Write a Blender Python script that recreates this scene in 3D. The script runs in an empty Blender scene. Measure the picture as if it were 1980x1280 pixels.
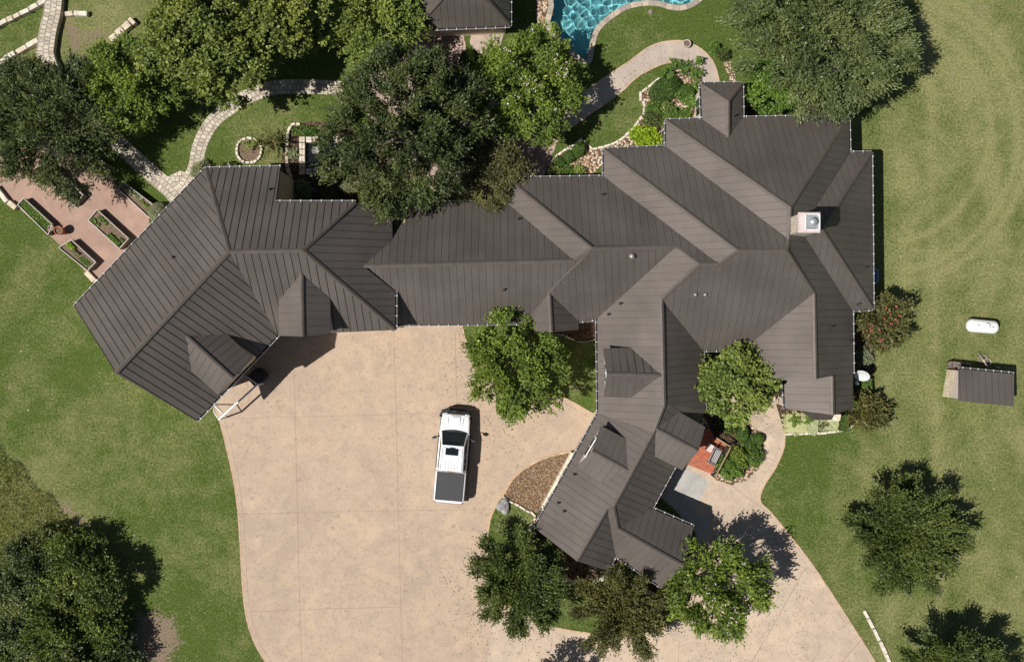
import bpy, bmesh, math, random
import numpy as np
from mathutils import Vector, Matrix
from mathutils.geometry import tessellate_polygon
R_ = math.radians
scene = bpy.context.scene
COL = scene.collection

# ---------------------------------------------------------------- camera, sky, sun, exposure
H = 66.0            # camera height above the yard, metres
S = 29.0            # photograph pixels per metre on the ground
cam_d = bpy.data.cameras.new('camera'); cam = bpy.data.objects.new('camera', cam_d); COL.objects.link(cam)
cam.location = (0, 0, H); cam.rotation_euler = (0, 0, 0)
cam_d.sensor_fit = 'HORIZONTAL'; cam_d.sensor_width = 36
cam_d.lens = 36 * H / (1980 / S); cam_d.clip_start = 1; cam_d.clip_end = 3000
scene.camera = cam

SUN_EL, SHADOW_AZ = 58, 20       # shadows run to the right and slightly up
world = bpy.data.worlds.new('World'); scene.world = world; world.use_nodes = True
wn = world.node_tree; bg = wn.nodes['Background']
sky = wn.nodes.new('ShaderNodeTexSky'); sky.sky_type = 'NISHITA'; sky.sun_disc = False
sky.sun_elevation = R_(SUN_EL); sky.sun_rotation = R_(270 - SHADOW_AZ)
wn.links.new(sky.outputs[0], bg.inputs[0]); bg.inputs[1].default_value = 0.037; sky.ozone_density = 1.5
sd = bpy.data.lights.new('sun', 'SUN'); sd.energy = 4.4; sd.angle = R_(0.5); sd.color = (1, 0.955, 0.89)
sun = bpy.data.objects.new('sun', sd); COL.objects.link(sun)
a, e = R_(SHADOW_AZ), R_(SUN_EL)
ldir = Vector((math.cos(a) * math.cos(e), math.sin(a) * math.cos(e), -math.sin(e)))
sun.rotation_euler = ldir.to_track_quat('-Z', 'Y').to_euler(); sun.location = (-40, -15, 60)
scene.view_settings.view_transform = 'Standard'; scene.view_settings.look = 'None'
scene.view_settings.gamma = 1; scene.view_settings.exposure = 0.32
try: scene.view_settings.use_curve_mapping = False
except Exception: pass
scene.cycles.max_bounces = 6; scene.cycles.transparent_max_bounces = 12

# ---------------------------------------------------------------- helpers
def G(px, py):                       # photograph pixel -> ground point
    return np.array([(px - 990) / S, -(py - 640) / S])
def P(px, py, h=0.0):                # photograph pixel at a height -> world point
    g = G(px, py) * (1 - h / H)
    return Vector((g[0], g[1], h))
def setp(o, label=None, cat=None, group=None, kind=None):
    if label: o['label'] = label
    if cat: o['category'] = cat
    if group: o['group'] = group
    if kind: o['kind'] = kind
    return o
def link(name, me, mat=None, parent=None, loc=None, rz=0.0):
    o = bpy.data.objects.new(name, me); COL.objects.link(o)
    if mat is not None and me is not None:
        for m in (mat if isinstance(mat, (list, tuple)) else [mat]): me.materials.append(m)
    if parent is not None: o.parent = parent
    if loc is not None: o.location = loc
    o.rotation_euler[2] = rz
    return o
def empty(name, loc, rz=0.0, **k):
    o = bpy.data.objects.new(name, None); COL.objects.link(o); o.location = loc; o.rotation_euler[2] = rz
    o.empty_display_size = 0.3
    return setp(o, **k)

class MB:                            # mesh builder: faces with material index and uv
    def __init__(s): s.v = []; s.f = []; s.m = []; s.uv = []; s.has_uv = False; s.smooth = []
    def add(s, vs, fs, mi=0, uvs=None, sm=False):
        o = len(s.v); s.v += [tuple(v) for v in vs]
        for i, f in enumerate(fs):
            s.f.append([o + k for k in f]); s.m.append(mi); s.smooth.append(sm)
            if uvs is not None: s.has_uv = True; s.uv.append([uvs[k] for k in f])
            else: s.uv.append([(0, 0)] * len(f))
    def box(s, c, d, mi=0, rz=0.0, taper=1.0, ry=0.0, rx=0.0):
        M = Matrix.Translation(c) @ Matrix.Rotation(rz, 4, 'Z') @ Matrix.Rotation(ry, 4, 'Y') @ Matrix.Rotation(rx, 4, 'X')
        vs = []
        for z in (-.5, .5):
            k = taper if z > 0 else 1
            for x, y in ((-.5, -.5), (.5, -.5), (.5, .5), (-.5, .5)):
                vs.append(M @ Vector((x * d[0] * k, y * d[1] * k, z * d[2])))
        s.add(vs, [(3, 2, 1, 0), (4, 5, 6, 7), (0, 1, 5, 4), (1, 2, 6, 5), (2, 3, 7, 6), (3, 0, 4, 7)], mi)
    def beam(s, p, q, w, h, mi=0, up=Vector((0, 0, 1))):
        p = Vector(p); q = Vector(q); d = (q - p); L = d.length
        if L < 1e-6: return
        d /= L; x = d.cross(up)
        if x.length < 1e-4: x = d.cross(Vector((1, 0, 0)))
        x.normalize(); z = x.cross(d).normalized()
        vs = [b + x * sx * w / 2 + z * sz * h / 2 for b in (p, q) for sx, sz in ((-1, -1), (1, -1), (1, 1), (-1, 1))]
        s.add(vs, [(3, 2, 1, 0), (4, 5, 6, 7), (0, 1, 5, 4), (1, 2, 6, 5), (2, 3, 7, 6), (3, 0, 4, 7)], mi)
    def tube(s, pts, rs, n=8, mi=0, sm=True, cap=True):
        pts = [Vector(p) for p in pts]; base = []
        prev = None
        for i, p in enumerate(pts):
            t = (pts[min(i + 1, len(pts) - 1)] - pts[max(i - 1, 0)]).normalized()
            u = t.cross(Vector((0, 0, 1))) if abs(t.z) < .95 else t.cross(Vector((1, 0, 0)))
            u.normalize()
            if prev is not None:
                u = (prev - t * prev.dot(t)); u.normalize()
            prev = u.copy(); w = t.cross(u)
            for k in range(n):
                an = 2 * math.pi * k / n
                base.append(p + (u * math.cos(an) + w * math.sin(an)) * rs[i])
        fs = [(i * n + k, i * n + (k + 1) % n, (i + 1) * n + (k + 1) % n, (i + 1) * n + k) for i in range(len(pts) - 1) for k in range(n)]
        if cap: fs += [tuple(range(n - 1, -1, -1)), tuple(range((len(pts) - 1) * n, len(pts) * n))]
        s.add(base, fs, mi, sm=sm)
    def lathe(s, c, prof, n=20, mi=0, sm=True):   # profile of (radius, z)
        c = Vector(c); vs = []
        for r, z in prof:
            for k in range(n):
                an = 2 * math.pi * k / n; vs.append(c + Vector((r * math.cos(an), r * math.sin(an), z)))
        m = len(prof)
        fs = [(i * n + k, i * n + (k + 1) % n, (i + 1) * n + (k + 1) % n, (i + 1) * n + k) for i in range(m - 1) for k in range(n)]
        s.add(vs, fs, mi, sm=sm)
    def poly(s, pts, z0, z1, mi=0, mside=None, uvf=None):  # prism from a plan outline
        pts = [Vector((p[0], p[1])) for p in pts]
        ar = sum(pts[i].x * pts[(i + 1) % len(pts)].y - pts[(i + 1) % len(pts)].x * pts[i].y for i in range(len(pts)))
        if ar < 0: pts = pts[::-1]
        n = len(pts)
        tri = tessellate_polygon([[Vector((p.x, p.y, 0)) for p in pts]])
        top = [(p.x, p.y, z1) for p in pts]
        fs = []
        for t in tri:
            A, B, C = (pts[i] for i in t)
            if (B - A).cross(C - A) < 0: t = t[::-1]
            fs.append(tuple(t))
        uvs = [uvf(p) for p in pts] if uvf else None
        s.add(top, fs, mi, uvs)
        if z0 is not None and z0 < z1:
            vs = top + [(p.x, p.y, z0) for p in pts]
            s.add(vs, [(i, i + n, (i + 1) % n + n, (i + 1) % n) for i in range(n)], mi if mside is None else mside)
    def build(s, name, mat=None, parent=None, loc=None, rz=0.0, bevel=0, smooth=None):
        me = bpy.data.meshes.new(name); me.from_pydata(s.v, [], s.f)
        me.polygons.foreach_set('material_index', s.m)
        me.polygons.foreach_set('use_smooth', [bool(smooth) or x for x in s.smooth] if smooth is not None else s.smooth)
        if s.has_uv:
            uvl = me.uv_layers.new(name='UVMap'); flat = [c for f in s.uv for uv in f for c in uv]
            uvl.data.foreach_set('uv', flat)
        me.update()
        o = link(name, me, mat, parent, loc, rz)
        if bevel:
            b = o.modifiers.new('bevel', 'BEVEL'); b.width = bevel; b.segments = 2; b.limit_method = 'ANGLE'; b.angle_limit = R_(35)
        return o

def smooth_line(pts, n=6, closed=False):
    pts = [np.array(p, float) for p in pts]; out = []; N = len(pts)
    rng = range(N if closed else N - 1)
    for i in rng:
        if closed: p0, p1, p2, p3 = pts[(i - 1) % N], pts[i], pts[(i + 1) % N], pts[(i + 2) % N]
        else: p0, p1, p2, p3 = pts[max(i - 1, 0)], pts[i], pts[i + 1], pts[min(i + 2, N - 1)]
        for k in range(n):
            t = k / n
            out.append(.5 * ((2 * p1) + (-p0 + p2) * t + (2 * p0 - 5 * p1 + 4 * p2 - p3) * t * t + (-p0 + 3 * p1 - 3 * p2 + p3) * t ** 3))
    if not closed: out.append(pts[-1])
    return out
def pix(*pts): return [tuple(G(*p)) for p in pts]
def strip(mb, line, w, z, mi=0, z0=None, closed=False, uv=True, off=0.0):
    line = [np.array(p, float) for p in line]
    if closed: line = line + [line[0]]
    L = [];Rr = []; d = 0; ds = []
    for i, p in enumerate(line):
        if closed: t = line[(i + 1) % (len(line) - 1)] - line[(i - 1) % (len(line) - 1)]
        else: t = line[min(i + 1, len(line) - 1)] - line[max(i - 1, 0)]
        t = t / (np.linalg.norm(t) + 1e-9); nn = np.array([-t[1], t[0]])
        if i: d += np.linalg.norm(p - line[i - 1])
        ds.append(d); L.append(p + nn * (w / 2 + off)); Rr.append(p - nn * (w / 2 - off))
    m = len(line)
    vs = [(p[0], p[1], z) for p in L] + [(p[0], p[1], z) for p in Rr]
    uvs = [(x, 0) for x in ds] + [(x, w) for x in ds]
    fs = [(i, m + i, m + i + 1, i + 1) for i in range(m - 1)]
    mb.add(vs, fs, mi, uvs if uv else None)
    if z0 is not None:
        vs2 = vs + [(v[0], v[1], z0) for v in vs]
        fs2 = [(i, i + 1, 2 * m + i + 1, 2 * m + i) for i in range(m - 1)] + [(m + i + 1, m + i, 3 * m + i, 3 * m + i + 1) for i in range(m - 1)]
        if not closed: fs2 += [(m, 0, 2 * m, 3 * m), (m - 1, 2 * m - 1, 4 * m - 1, 3 * m - 1)]
        mb.add(vs2, fs2, mi, [(0, 0)] * len(vs2))

# ---------------------------------------------------------------- materials
def newmat(name):
    m = bpy.data.materials.new(name); m.use_nodes = True
    nt = m.node_tree; b = nt.nodes['Principled BSDF']
    return m, nt, b
class NT:                            # terse node helpers
    def __init__(s, nt): s.nt = nt; s.n = nt.nodes; s.l = nt.links
    def node(s, t, **k):
        n = s.n.new(t)
        for a_, v in k.items(): setattr(n, a_, v)
        return n
    def put(s, sock, v):
        if isinstance(v, (int, float)): sock.default_value = v
        elif isinstance(v, tuple): sock.default_value = v if len(v) == len(sock.default_value) else tuple(v) + (1,) * (len(sock.default_value) - len(v))
        else: s.l.new(v, sock)
    def coord(s): return s.node('ShaderNodeNewGeometry').outputs['Position']
    def uv(s): return s.node('ShaderNodeUVMap').outputs[0]
    def noise(s, vec, sc, det=4, rough=.55, dist=0.0):
        n = s.node('ShaderNodeTexNoise'); s.put(n.inputs['Vector'], vec); n.inputs['Scale'].default_value = sc
        n.inputs['Detail'].default_value = det; n.inputs['Roughness'].default_value = rough; n.inputs['Distortion'].default_value = dist
        return n.outputs['Fac']
    def ncol(s, vec, sc, det=3):
        n = s.node('ShaderNodeTexNoise'); s.put(n.inputs['Vector'], vec); n.inputs['Scale'].default_value = sc; n.inputs['Detail'].default_value = det
        return n.outputs['Color']
    def voro(s, vec, sc, feat='F1', out='Distance', rnd=1.0):
        n = s.node('ShaderNodeTexVoronoi', feature=feat); s.put(n.inputs['Vector'], vec); n.inputs['Scale'].default_value = sc
        n.inputs['Randomness'].default_value = rnd
        return n.outputs[out]
    def math(s, op, a_, b_=0.0, clamp=False):
        n = s.node('ShaderNodeMath', operation=op, use_clamp=clamp); s.put(n.inputs[0], a_); s.put(n.inputs[1], b_)
        return n.outputs[0]
    def mr(s, v, a0, a1, b0=0.0, b1=1.0, smooth=False):
        n = s.node('ShaderNodeMapRange'); s.put(n.inputs[0], v)
        if smooth: n.interpolation_type = 'SMOOTHSTEP'
        for i, x in zip((1, 2, 3, 4), (a0, a1, b0, b1)): n.inputs[i].default_value = x
        return n.outputs[0]
    def mix(s, f, a_, b_, mode='MIX'):
        n = s.node('ShaderNodeMix', data_type='RGBA', blend_type=mode); s.put(n.inputs[0], f)
        s.put(n.inputs[6], a_); s.put(n.inputs[7], b_)
        return n.outputs[2]
    def attr(s, name, out='Fac'):
        n = s.node('ShaderNodeAttribute'); n.attribute_name = name; return n.outputs[out]
    def bump(s, hgt, strength=.3, dist=.02):
        n = s.node('ShaderNodeBump'); n.inputs['Strength'].default_value = strength; n.inputs['Distance'].default_value = dist
        s.put(n.inputs['Height'], hgt); return n.outputs[0]
    def vmul(s, vec, k):
        n = s.node('ShaderNodeVectorMath', operation='MULTIPLY'); s.put(n.inputs[0], vec); n.inputs[1].default_value = k; return n.outputs[0]
    def vadd(s, a_, b_):
        n = s.node('ShaderNodeVectorMath', operation='ADD'); s.put(n.inputs[0], a_); s.put(n.inputs[1], b_); return n.outputs[0]

def plain(name, col, rough=.6, metal=0.0, var=.12, sc=6.0, spec=.5, coat=0.0, bump=0.0):
    m, nt, b = newmat(name); t = NT(nt); p = t.coord()
    n = t.noise(p, sc, 5); k = t.mr(n, .3, .7, 1 - var, 1 + var)
    c = t.mix(1.0, tuple(col), k, 'MULTIPLY')
    t.put(b.inputs['Base Color'], c); b.inputs['Roughness'].default_value = rough; b.inputs['Metallic'].default_value = metal
    b.inputs['Specular IOR Level'].default_value = spec; b.inputs['Coat Weight'].default_value = coat
    if bump: t.put(b.inputs['Normal'], t.bump(t.noise(p, sc * 6, 4), bump, .02))
    return m

def roof_mat():
    m, nt, b = newmat('standing_seam_metal'); t = NT(nt); uv = t.uv(); p = t.coord()
    sx = t.node('ShaderNodeSeparateXYZ'); t.put(sx.inputs[0], uv)
    u = sx.outputs[0]
    pan = t.math('FLOOR', t.math('DIVIDE', u, 0.45))
    wn_ = t.node('ShaderNodeTexWhiteNoise', noise_dimensions='1D'); t.put(wn_.inputs['W'], pan)
    pk = t.math('MULTIPLY', t.mr(wn_.outputs['Value'], 0, 1, .965, 1.035), t.mr(t.noise(t.vmul(uv, (6.0, .35, 1)), 1.0, 4, .6), .3, .7, .95, 1.05))
    fr = t.math('FRACT', t.math('DIVIDE', u, 0.1125))      # striation ribs rolled into each pan
    rib = t.math('ABSOLUTE', t.math('SUBTRACT', fr, .5))
    ribm = t.mr(rib, .34, .48, 0, 1, True)
    st = t.noise(t.vmul(p, (1, 1, 1)), .35, 5, .6)
    dust = t.noise(p, 5.0, 6, .65)
    c = t.mix(t.mr(st, .35, .65), (.122, .106, .094), (.160, .139, .125))
    c = t.mix(1.0, c, pk, 'MULTIPLY')
    c = t.mix(t.mr(dust, .45, .8, 0, .3), c, (.15, .128, .108))
    c = t.mix(t.math('MULTIPLY', ribm, .34), c, (.055, .047, .045))
    spot = t.voro(p, 1.1, 'F1'); c = t.mix(t.mr(spot, .012, .03, .4, 0), c, (.3, .27, .24))
    t.put(b.inputs['Base Color'], c); b.inputs['Roughness'].default_value = .56; b.inputs['Metallic'].default_value = .36
    b.inputs['Specular IOR Level'].default_value = .3
    h = t.math('ADD', t.math('MULTIPLY', ribm, .6), t.math('MULTIPLY', t.noise(p, 1.6, 2), .8))
    t.put(b.inputs['Normal'], t.bump(h, .35, .012))
    return m
M = {}
M['roof'] = roof_mat()
M['seam'] = plain('seam_metal', (.066, .056, .050), .6, spec=.2)
M['cap'] = plain('ridge_cap_metal', (.122, .103, .090), .55, metal=.3, sc=1.5, spec=.25)
M['gutter_in'] = plain('gutter_dark', (.03, .028, .03), .6)
M['gutter_out'] = plain('gutter_edge', (.42, .42, .43), .35, spec=.7)
M['bracket'] = plain('gutter_bracket', (.66, .66, .66), .4)
M['white'] = plain('white_paint', (.78, .78, .78), .45, var=.04)
M['vent'] = plain('vent_metal', (.3, .27, .25), .4, metal=.3)
M['vent_dark'] = plain('vent_pipe_dark', (.03, .028, .028), .6)
M['flash'] = plain('galvanised_metal', (.55, .58, .6), .35, metal=.6, sc=3)
M['steel'] = plain('steel_grey', (.32, .34, .36), .4, metal=.5)
M['rim'] = plain('weathered_white_rim', (.52, .5, .46), .8, var=.25, sc=8)
M['soil'] = plain('bed_soil', (.15, .105, .07), .95, var=.4, sc=9, bump=.6)
M['wood'] = plain('weathered_board', (.2, .17, .14), .8, var=.3, sc=12)
M['bark'] = plain('tree_bark', (.17, .15, .13), .9, var=.35, sc=14, bump=.5)
M['glass'] = plain('window_glass', (.012, .016, .02), .06, spec=.9, var=.0)
M['carglass'] = plain('vehicle_glass', (.006, .012, .014), .04, spec=.9, var=.0)
M['rubber'] = plain('tyre_rubber', (.02, .02, .02), .8)
M['blackplastic'] = plain('black_plastic', (.012, .012, .014), .45)
M['bedcover'] = plain('bed_cover_vinyl', (.03, .031, .034), .65, sc=40, var=.25)
M['carwhite'] = plain('vehicle_white_paint', (.74, .74, .75), .25, var=.015, coat=.6)
M['chrome'] = plain('chrome', (.6, .6, .62), .15, metal=1)
M['red'] = plain('red_lens', (.25, .015, .01), .3)
M['lamp'] = plain('lamp_lens', (.5, .52, .55), .15)
M['terracotta'] = plain('terracotta', (.34, .11, .055), .8)
M['pinkpot'] = plain('pale_pink_concrete', (.55, .45, .43), .8)
M['palepot'] = plain('pale_stone_pot', (.5, .42, .34), .85)
M['bluebin'] = plain('blue_plastic', (.05, .12, .3), .4)
M['dish'] = plain('dish_white', (.6, .62, .63), .5, var=.06)
M['bench'] = plain('bench_grey_metal', (.33, .33, .35), .55)
M['iron'] = plain('wrought_iron', (.03, .025, .022), .6)
M['railwood'] = plain('tan_handrail', (.3, .22, .13), .7)
M['rust'] = plain('rusty_metal', (.16, .06, .035), .8, var=.4, sc=20)
M['cream'] = plain('cream_stucco', (.6, .5, .4), .9, bump=.2)
M['pinkstucco'] = plain('pinkish_stucco', (.55, .46, .44), .9, bump=.15)
M['tank'] = plain('tank_white', (.8, .8, .8), .4, var=.04)

def stone_wall_mat(name, sc=(2.2, 3.6), c1=(.78, .68, .53), c2=(.6, .48, .34), mortar=(.36, .29, .21), uv=False):
    m, nt, b = newmat(name); t = NT(nt); p = t.coord()
    if uv: base = t.uv()
    else:
        g = t.node('ShaderNodeSeparateXYZ'); t.put(g.inputs[0], p)
        cx = t.node('ShaderNodeCombineXYZ')
        t.put(cx.inputs[0], t.math('ADD', g.outputs[0], t.math('MULTIPLY', g.outputs[1], .8))); t.put(cx.inputs[1], g.outputs[2]); base = cx.outputs[0]
    d = t.vadd(base, t.vmul(t.ncol(p, 3.0), (.10, .10, .0)))
    br = t.node('ShaderNodeTexBrick'); t.put(br.inputs['Vector'], d)
    br.inputs['Scale'].default_value = 1.0; br.inputs['Brick Width'].default_value = sc[0]; br.inputs['Row Height'].default_value = sc[1]
    br.inputs['Mortar Size'].default_value = .018; br.inputs['Mortar Smooth'].default_value = .3; br.inputs['Bias'].default_value = -.1
    t.put(br.inputs['Color1'], c1); t.put(br.inputs['Color2'], c2); t.put(br.inputs['Mortar'], mortar)
    n = t.mr(t.noise(p, 9, 6), .3, .7, .75, 1.2)
    c = t.mix(1.0, br.outputs['Color'], n, 'MULTIPLY')
    t.put(b.inputs['Base Color'], c); b.inputs['Roughness'].default_value = .9
    hh = t.math('ADD', t.math('MULTIPLY', br.outputs['Fac'], -1.0), t.math('MULTIPLY', t.noise(p, 20, 4), .4))
    t.put(b.inputs['Normal'], t.bump(hh, .6, .03))
    return m
M['stone'] = stone_wall_mat('limestone_wall', (.42, .2))
M['flag'] = stone_wall_mat('flagstone_path', (.28, .37), (.56, .49, .40), (.33, .28, .22), (.13, .12, .09), uv=True)
M['pinkflag'] = stone_wall_mat('pink_flagstone', (.5, .45), (.46, .33, .28), (.3, .22, .19), (.16, .12, .1), uv=True)
M['coping'] = stone_wall_mat('pool_coping_stone', (.42, .8), (.46, .38, .29), (.27, .235, .2), (.3, .27, .23), uv=True)
M['ledge'] = plain('cream_stone_ledge', (.66, .57, .44), .9, var=.25, sc=7, bump=.4)
M['brick'] = stone_wall_mat('red_brick', (.28, .12), (.52, .15, .075), (.4, .105, .05), (.24, .12, .08), uv=True)
M['block'] = plain('limestone_block', (.56, .47, .36), .9, var=.3, sc=4, bump=.4)
M['block2'] = plain('pale_limestone_block', (.6, .54, .45), .9, var=.3, sc=4, bump=.4)
M['rock'] = plain('grey_boulder', (.3, .29, .28), .9, var=.5, sc=5, bump=.8)

def ground_mat():
    m, nt, b = newmat('lawn_ground'); t = NT(nt); p = t.coord()
    dry = t.attr('dry'); dirt = t.attr('dirt')
    n1 = t.noise(p, .16, 6, .6); n2 = t.noise(p, .9, 6, .65); n3 = t.noise(p, 7.0, 6, .75); n4 = t.noise(t.vmul(p, (1, 1, 1)), 22.0, 4, .8)
    df = t.math('ADD', dry, t.math('ADD', t.mr(n1, .3, .7, -.34, .34), t.math('ADD', t.mr(n2, .3, .7, -.24, .3), t.mr(n3, .3, .7, -.28, .28))), True)
    g = t.mix(t.mr(n3, .35, .65), (.066, .118, .024), (.205, .27, .058))
    g = t.mix(t.mr(n4, .42, .66), g, (.05, .082, .018))
    dr = t.mix(t.mr(n3, .35, .65), (.235, .235, .09), (.53, .51, .235))
    dr = t.mix(t.mr(n4, .45, .7), dr, (.16, .16, .06))
    c = t.mix(df, g, dr)
    blade = t.voro(t.vadd(p, t.vmul(t.ncol(p, 8), (.15, .15, 0))), 7, 'F1')
    c = t.mix(t.mr(blade, .04, .2, .6, 0), c, (.42, .43, .17))
    sp_ = t.voro(p, .55, 'F1'); c = t.mix(t.mr(sp_, .02, .05, .8, 0), c, (.6, .55, .45))
    dm = t.mr(t.math('ADD', dirt, t.math('ADD', t.mr(n2, .3, .7, -.3, .3), t.mr(n3, .3, .7, -.3, .3))), .42, .62, 0, 1, True)
    dc = t.mix(t.mr(n3, .3, .7), (.24, .17, .11), (.42, .33, .24))
    c = t.mix(dm, c, dc)
    t.put(b.inputs['Base Color'], c); b.inputs['Roughness'].default_value = 1; b.inputs['Specular IOR Level'].default_value = .1
    t.put(b.inputs['Normal'], t.bump(t.math('ADD', t.math('MULTIPLY', n4, .9), n3), 1.0, .14))
    return m
M['ground'] = ground_mat()

def concrete_mat(name, ca, cb, cc, arcs=True, red=.5):
    m, nt, b = newmat(name); t = NT(nt); p = t.coord()
    n1 = t.noise(p, .22, 5, .6, .4); n2 = t.noise(p, 1.1, 6, .62, .6); n3 = t.noise(p, 6, 6, .7)
    c = t.mix(t.mr(n1, .38, .62), ca, cb)
    c = t.mix(t.mr(n2, .42, .66, 0, 1.0), c, cc); st_ = t.noise(p, .17, 6, .68, .8); c = t.mix(t.mr(st_, .48, .66, 0, .45), c, tuple(x * k_ for x, k_ in zip(cc, (.8, .82, .9))))
    c = t.mix(t.mr(n3, .5, .75, 0, .4), c, tuple(x * .78 for x in cc))
    pale = t.noise(p, .5, 4, .5, .2); c = t.mix(t.mr(pale, .58, .72, 0, .55), c, tuple(min(1, x * 1.18) for x in ca))
    if arcs:
        for sc, rr, th in ((1.6, .40, .54), (1.1, .36, .55), (2.3, .42, .55), (1.9, .28, .55), (.8, .5, .57)):
            v = t.voro(t.vadd(p, t.vmul(t.ncol(p, 1.2), (.35, .35, 0))), sc, 'F1')
            ring = t.mr(t.math('ABSOLUTE', t.math('SUBTRACT', v, rr)), .006 * sc, .02 * sc, 1, 0)
            msk = t.mr(t.noise(p, 2.4 * sc, 3), th - .03, th + .05)
            c = t.mix(t.math('MULTIPLY', t.math('MULTIPLY', ring, msk), .45), c, (.15, .105, .085))
        sp = t.voro(p, 5.0, 'F1'); c = t.mix(t.mr(sp, .03, .07, .55, 0), c, (.14, .1, .08))
    if arcs:
        crk = t.voro(t.vadd(p, t.vmul(t.ncol(p, .8, 5), (2.2, 2.2, 0))), .16, 'DISTANCE_TO_EDGE')
        c = t.mix(t.math('MULTIPLY', t.mr(crk, .0, .005, .25, 0), t.mr(t.noise(p, .3, 2), .52, .58)), c, (.12, .085, .07))
        spots = t.voro(p, .8, 'F1'); c = t.mix(t.math('MULTIPLY', t.mr(spots, .05, .16, .5, 0, True), t.mr(t.noise(p, .5, 2), .56, .62)), c, (.2, .15, .12))
    t.put(b.inputs['Base Color'], c); b.inputs['Roughness'].default_value = .8
    t.put(b.inputs['Normal'], t.bump(t.math('ADD', n3, n2), .3, .02))
    return m
M['drive'] = concrete_mat('stamped_concrete', (.455, .340, .238), (.435, .332, .24), (.38, .29, .217))
M['loop'] = concrete_mat('pale_stamped_concrete', (.52, .405, .295), (.49, .395, .30), (.42, .33, .25))
M['walk'] = concrete_mat('walkway_concrete', (.47, .37, .285), (.43, .35, .285), (.35, .275, .22), arcs=False)
M['fieldwalk'] = concrete_mat('pale_aggregate_walk', (.47, .39, .315), (.44, .37, .31), (.38, .31, .26), arcs=False)
M['broom'] = concrete_mat('grey_concrete', (.44, .42, .38), (.4, .385, .36), (.32, .31, .29), arcs=False)
M['granite'] = concrete_mat('pink_decomposed_granite', (.36, .235, .175), (.34, .23, .18), (.3, .19, .145), arcs=False)
M['joint'] = plain('concrete_joint', (.33, .24, .18), .9)
M['edge'] = plain('orange_concrete_edge', (.48, .325, .205), .9, var=.3, sc=3)

def gravel_mat(name, cols, sc, dark=.3):
    m, nt, b = newmat(name); t = NT(nt); p = t.coord()
    v = t.node('ShaderNodeTexVoronoi'); t.put(v.inputs['Vector'], p); v.inputs['Scale'].default_value = sc
    sx = t.node('ShaderNodeSeparateColor'); t.put(sx.inputs[0], v.outputs['Color'])
    c = t.mix(t.mr(sx.outputs[0], .2, .8), cols[0], cols[1]); c = t.mix(t.mr(sx.outputs[1], .7, .9), c, cols[2])
    gap = t.mr(v.outputs['Distance'], .35, .62, 0, dark * 2.4, True); c = t.mix(gap, c, tuple(x * .2 for x in cols[0]))
    t.put(b.inputs['Base Color'], c); b.inputs['Roughness'].default_value = .85
    t.put(b.inputs['Normal'], t.bump(t.math('MULTIPLY', v.outputs['Distance'], -1.0), .9, .06))
    return m
M['gravel'] = gravel_mat('brown_pea_gravel', ((.19, .105, .05), (.34, .205, .11), (.5, .4, .28)), 16, .28)
M['river'] = gravel_mat('river_rock', ((.42, .26, .15), (.55, .43, .31), (.68, .6, .5)), 6.5, .4)
M['mulch'] = gravel_mat('bark_mulch', ((.07, .04, .025), (.17, .1, .06), (.26, .15, .08)), 12, .4)

FK = {'oak_leaves': 1.9, 'grey_oak_leaves': 1.85, 'yellow_oak_leaves': 1.95, 'myrtle_leaves': 2.0, 'yellow_green_leaves': 1.7, 'elm_leaves': 1.9, 'bronze_leaves': 1.6, 'olive_leaves': 1.5, 'cedar_leaves': 2.2, 'garden_leaves': 1.5, 'clipped_leaves': 1.6, 'wild_grass_blades': 1.2, 'pale_groundcover_leaves': 1.1}
def foliage_mat(name, dark, light, alt, trans=.25):
    k_ = FK.get(name, 1.0); light = tuple(x * k_ for x in light); alt = tuple(x * k_ for x in alt)
    m, nt, b = newmat(name); t = NT(nt)
    v = t.attr('var'); p = t.coord(); n = t.noise(p, .9, 3); n5 = t.noise(p, 4.0, 2)
    f = t.math('ADD', t.math('MULTIPLY', v, .55), t.math('ADD', t.mr(n, .3, .7, -.12, .35), t.mr(n5, .3, .7, -.1, .15)), True)
    c = t.mix(f, dark, light); c = t.mix(t.mr(t.noise(p, .42, 3), .42, .68, 0, .55), c, tuple(x * q_ for x, q_ in zip(light, (1.1, .98, .78)))); c = t.mix(t.mr(v, .9, .97), c, alt)
    t.put(b.inputs['Base Color'], c); b.inputs['Roughness'].default_value = .5; b.inputs['Specular IOR Level'].default_value = .35
    tr = t.node('ShaderNodeBsdfTranslucent'); t.put(tr.inputs[0], t.mix(.5, c, light))
    mx = t.node('ShaderNodeMixShader'); mx.inputs[0].default_value = trans
    out = nt.nodes['Material Output']; t.l.new(b.outputs[0], mx.inputs[1]); t.l.new(tr.outputs[0], mx.inputs[2]); t.l.new(mx.outputs[0], out.inputs[0])
    return m
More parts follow.
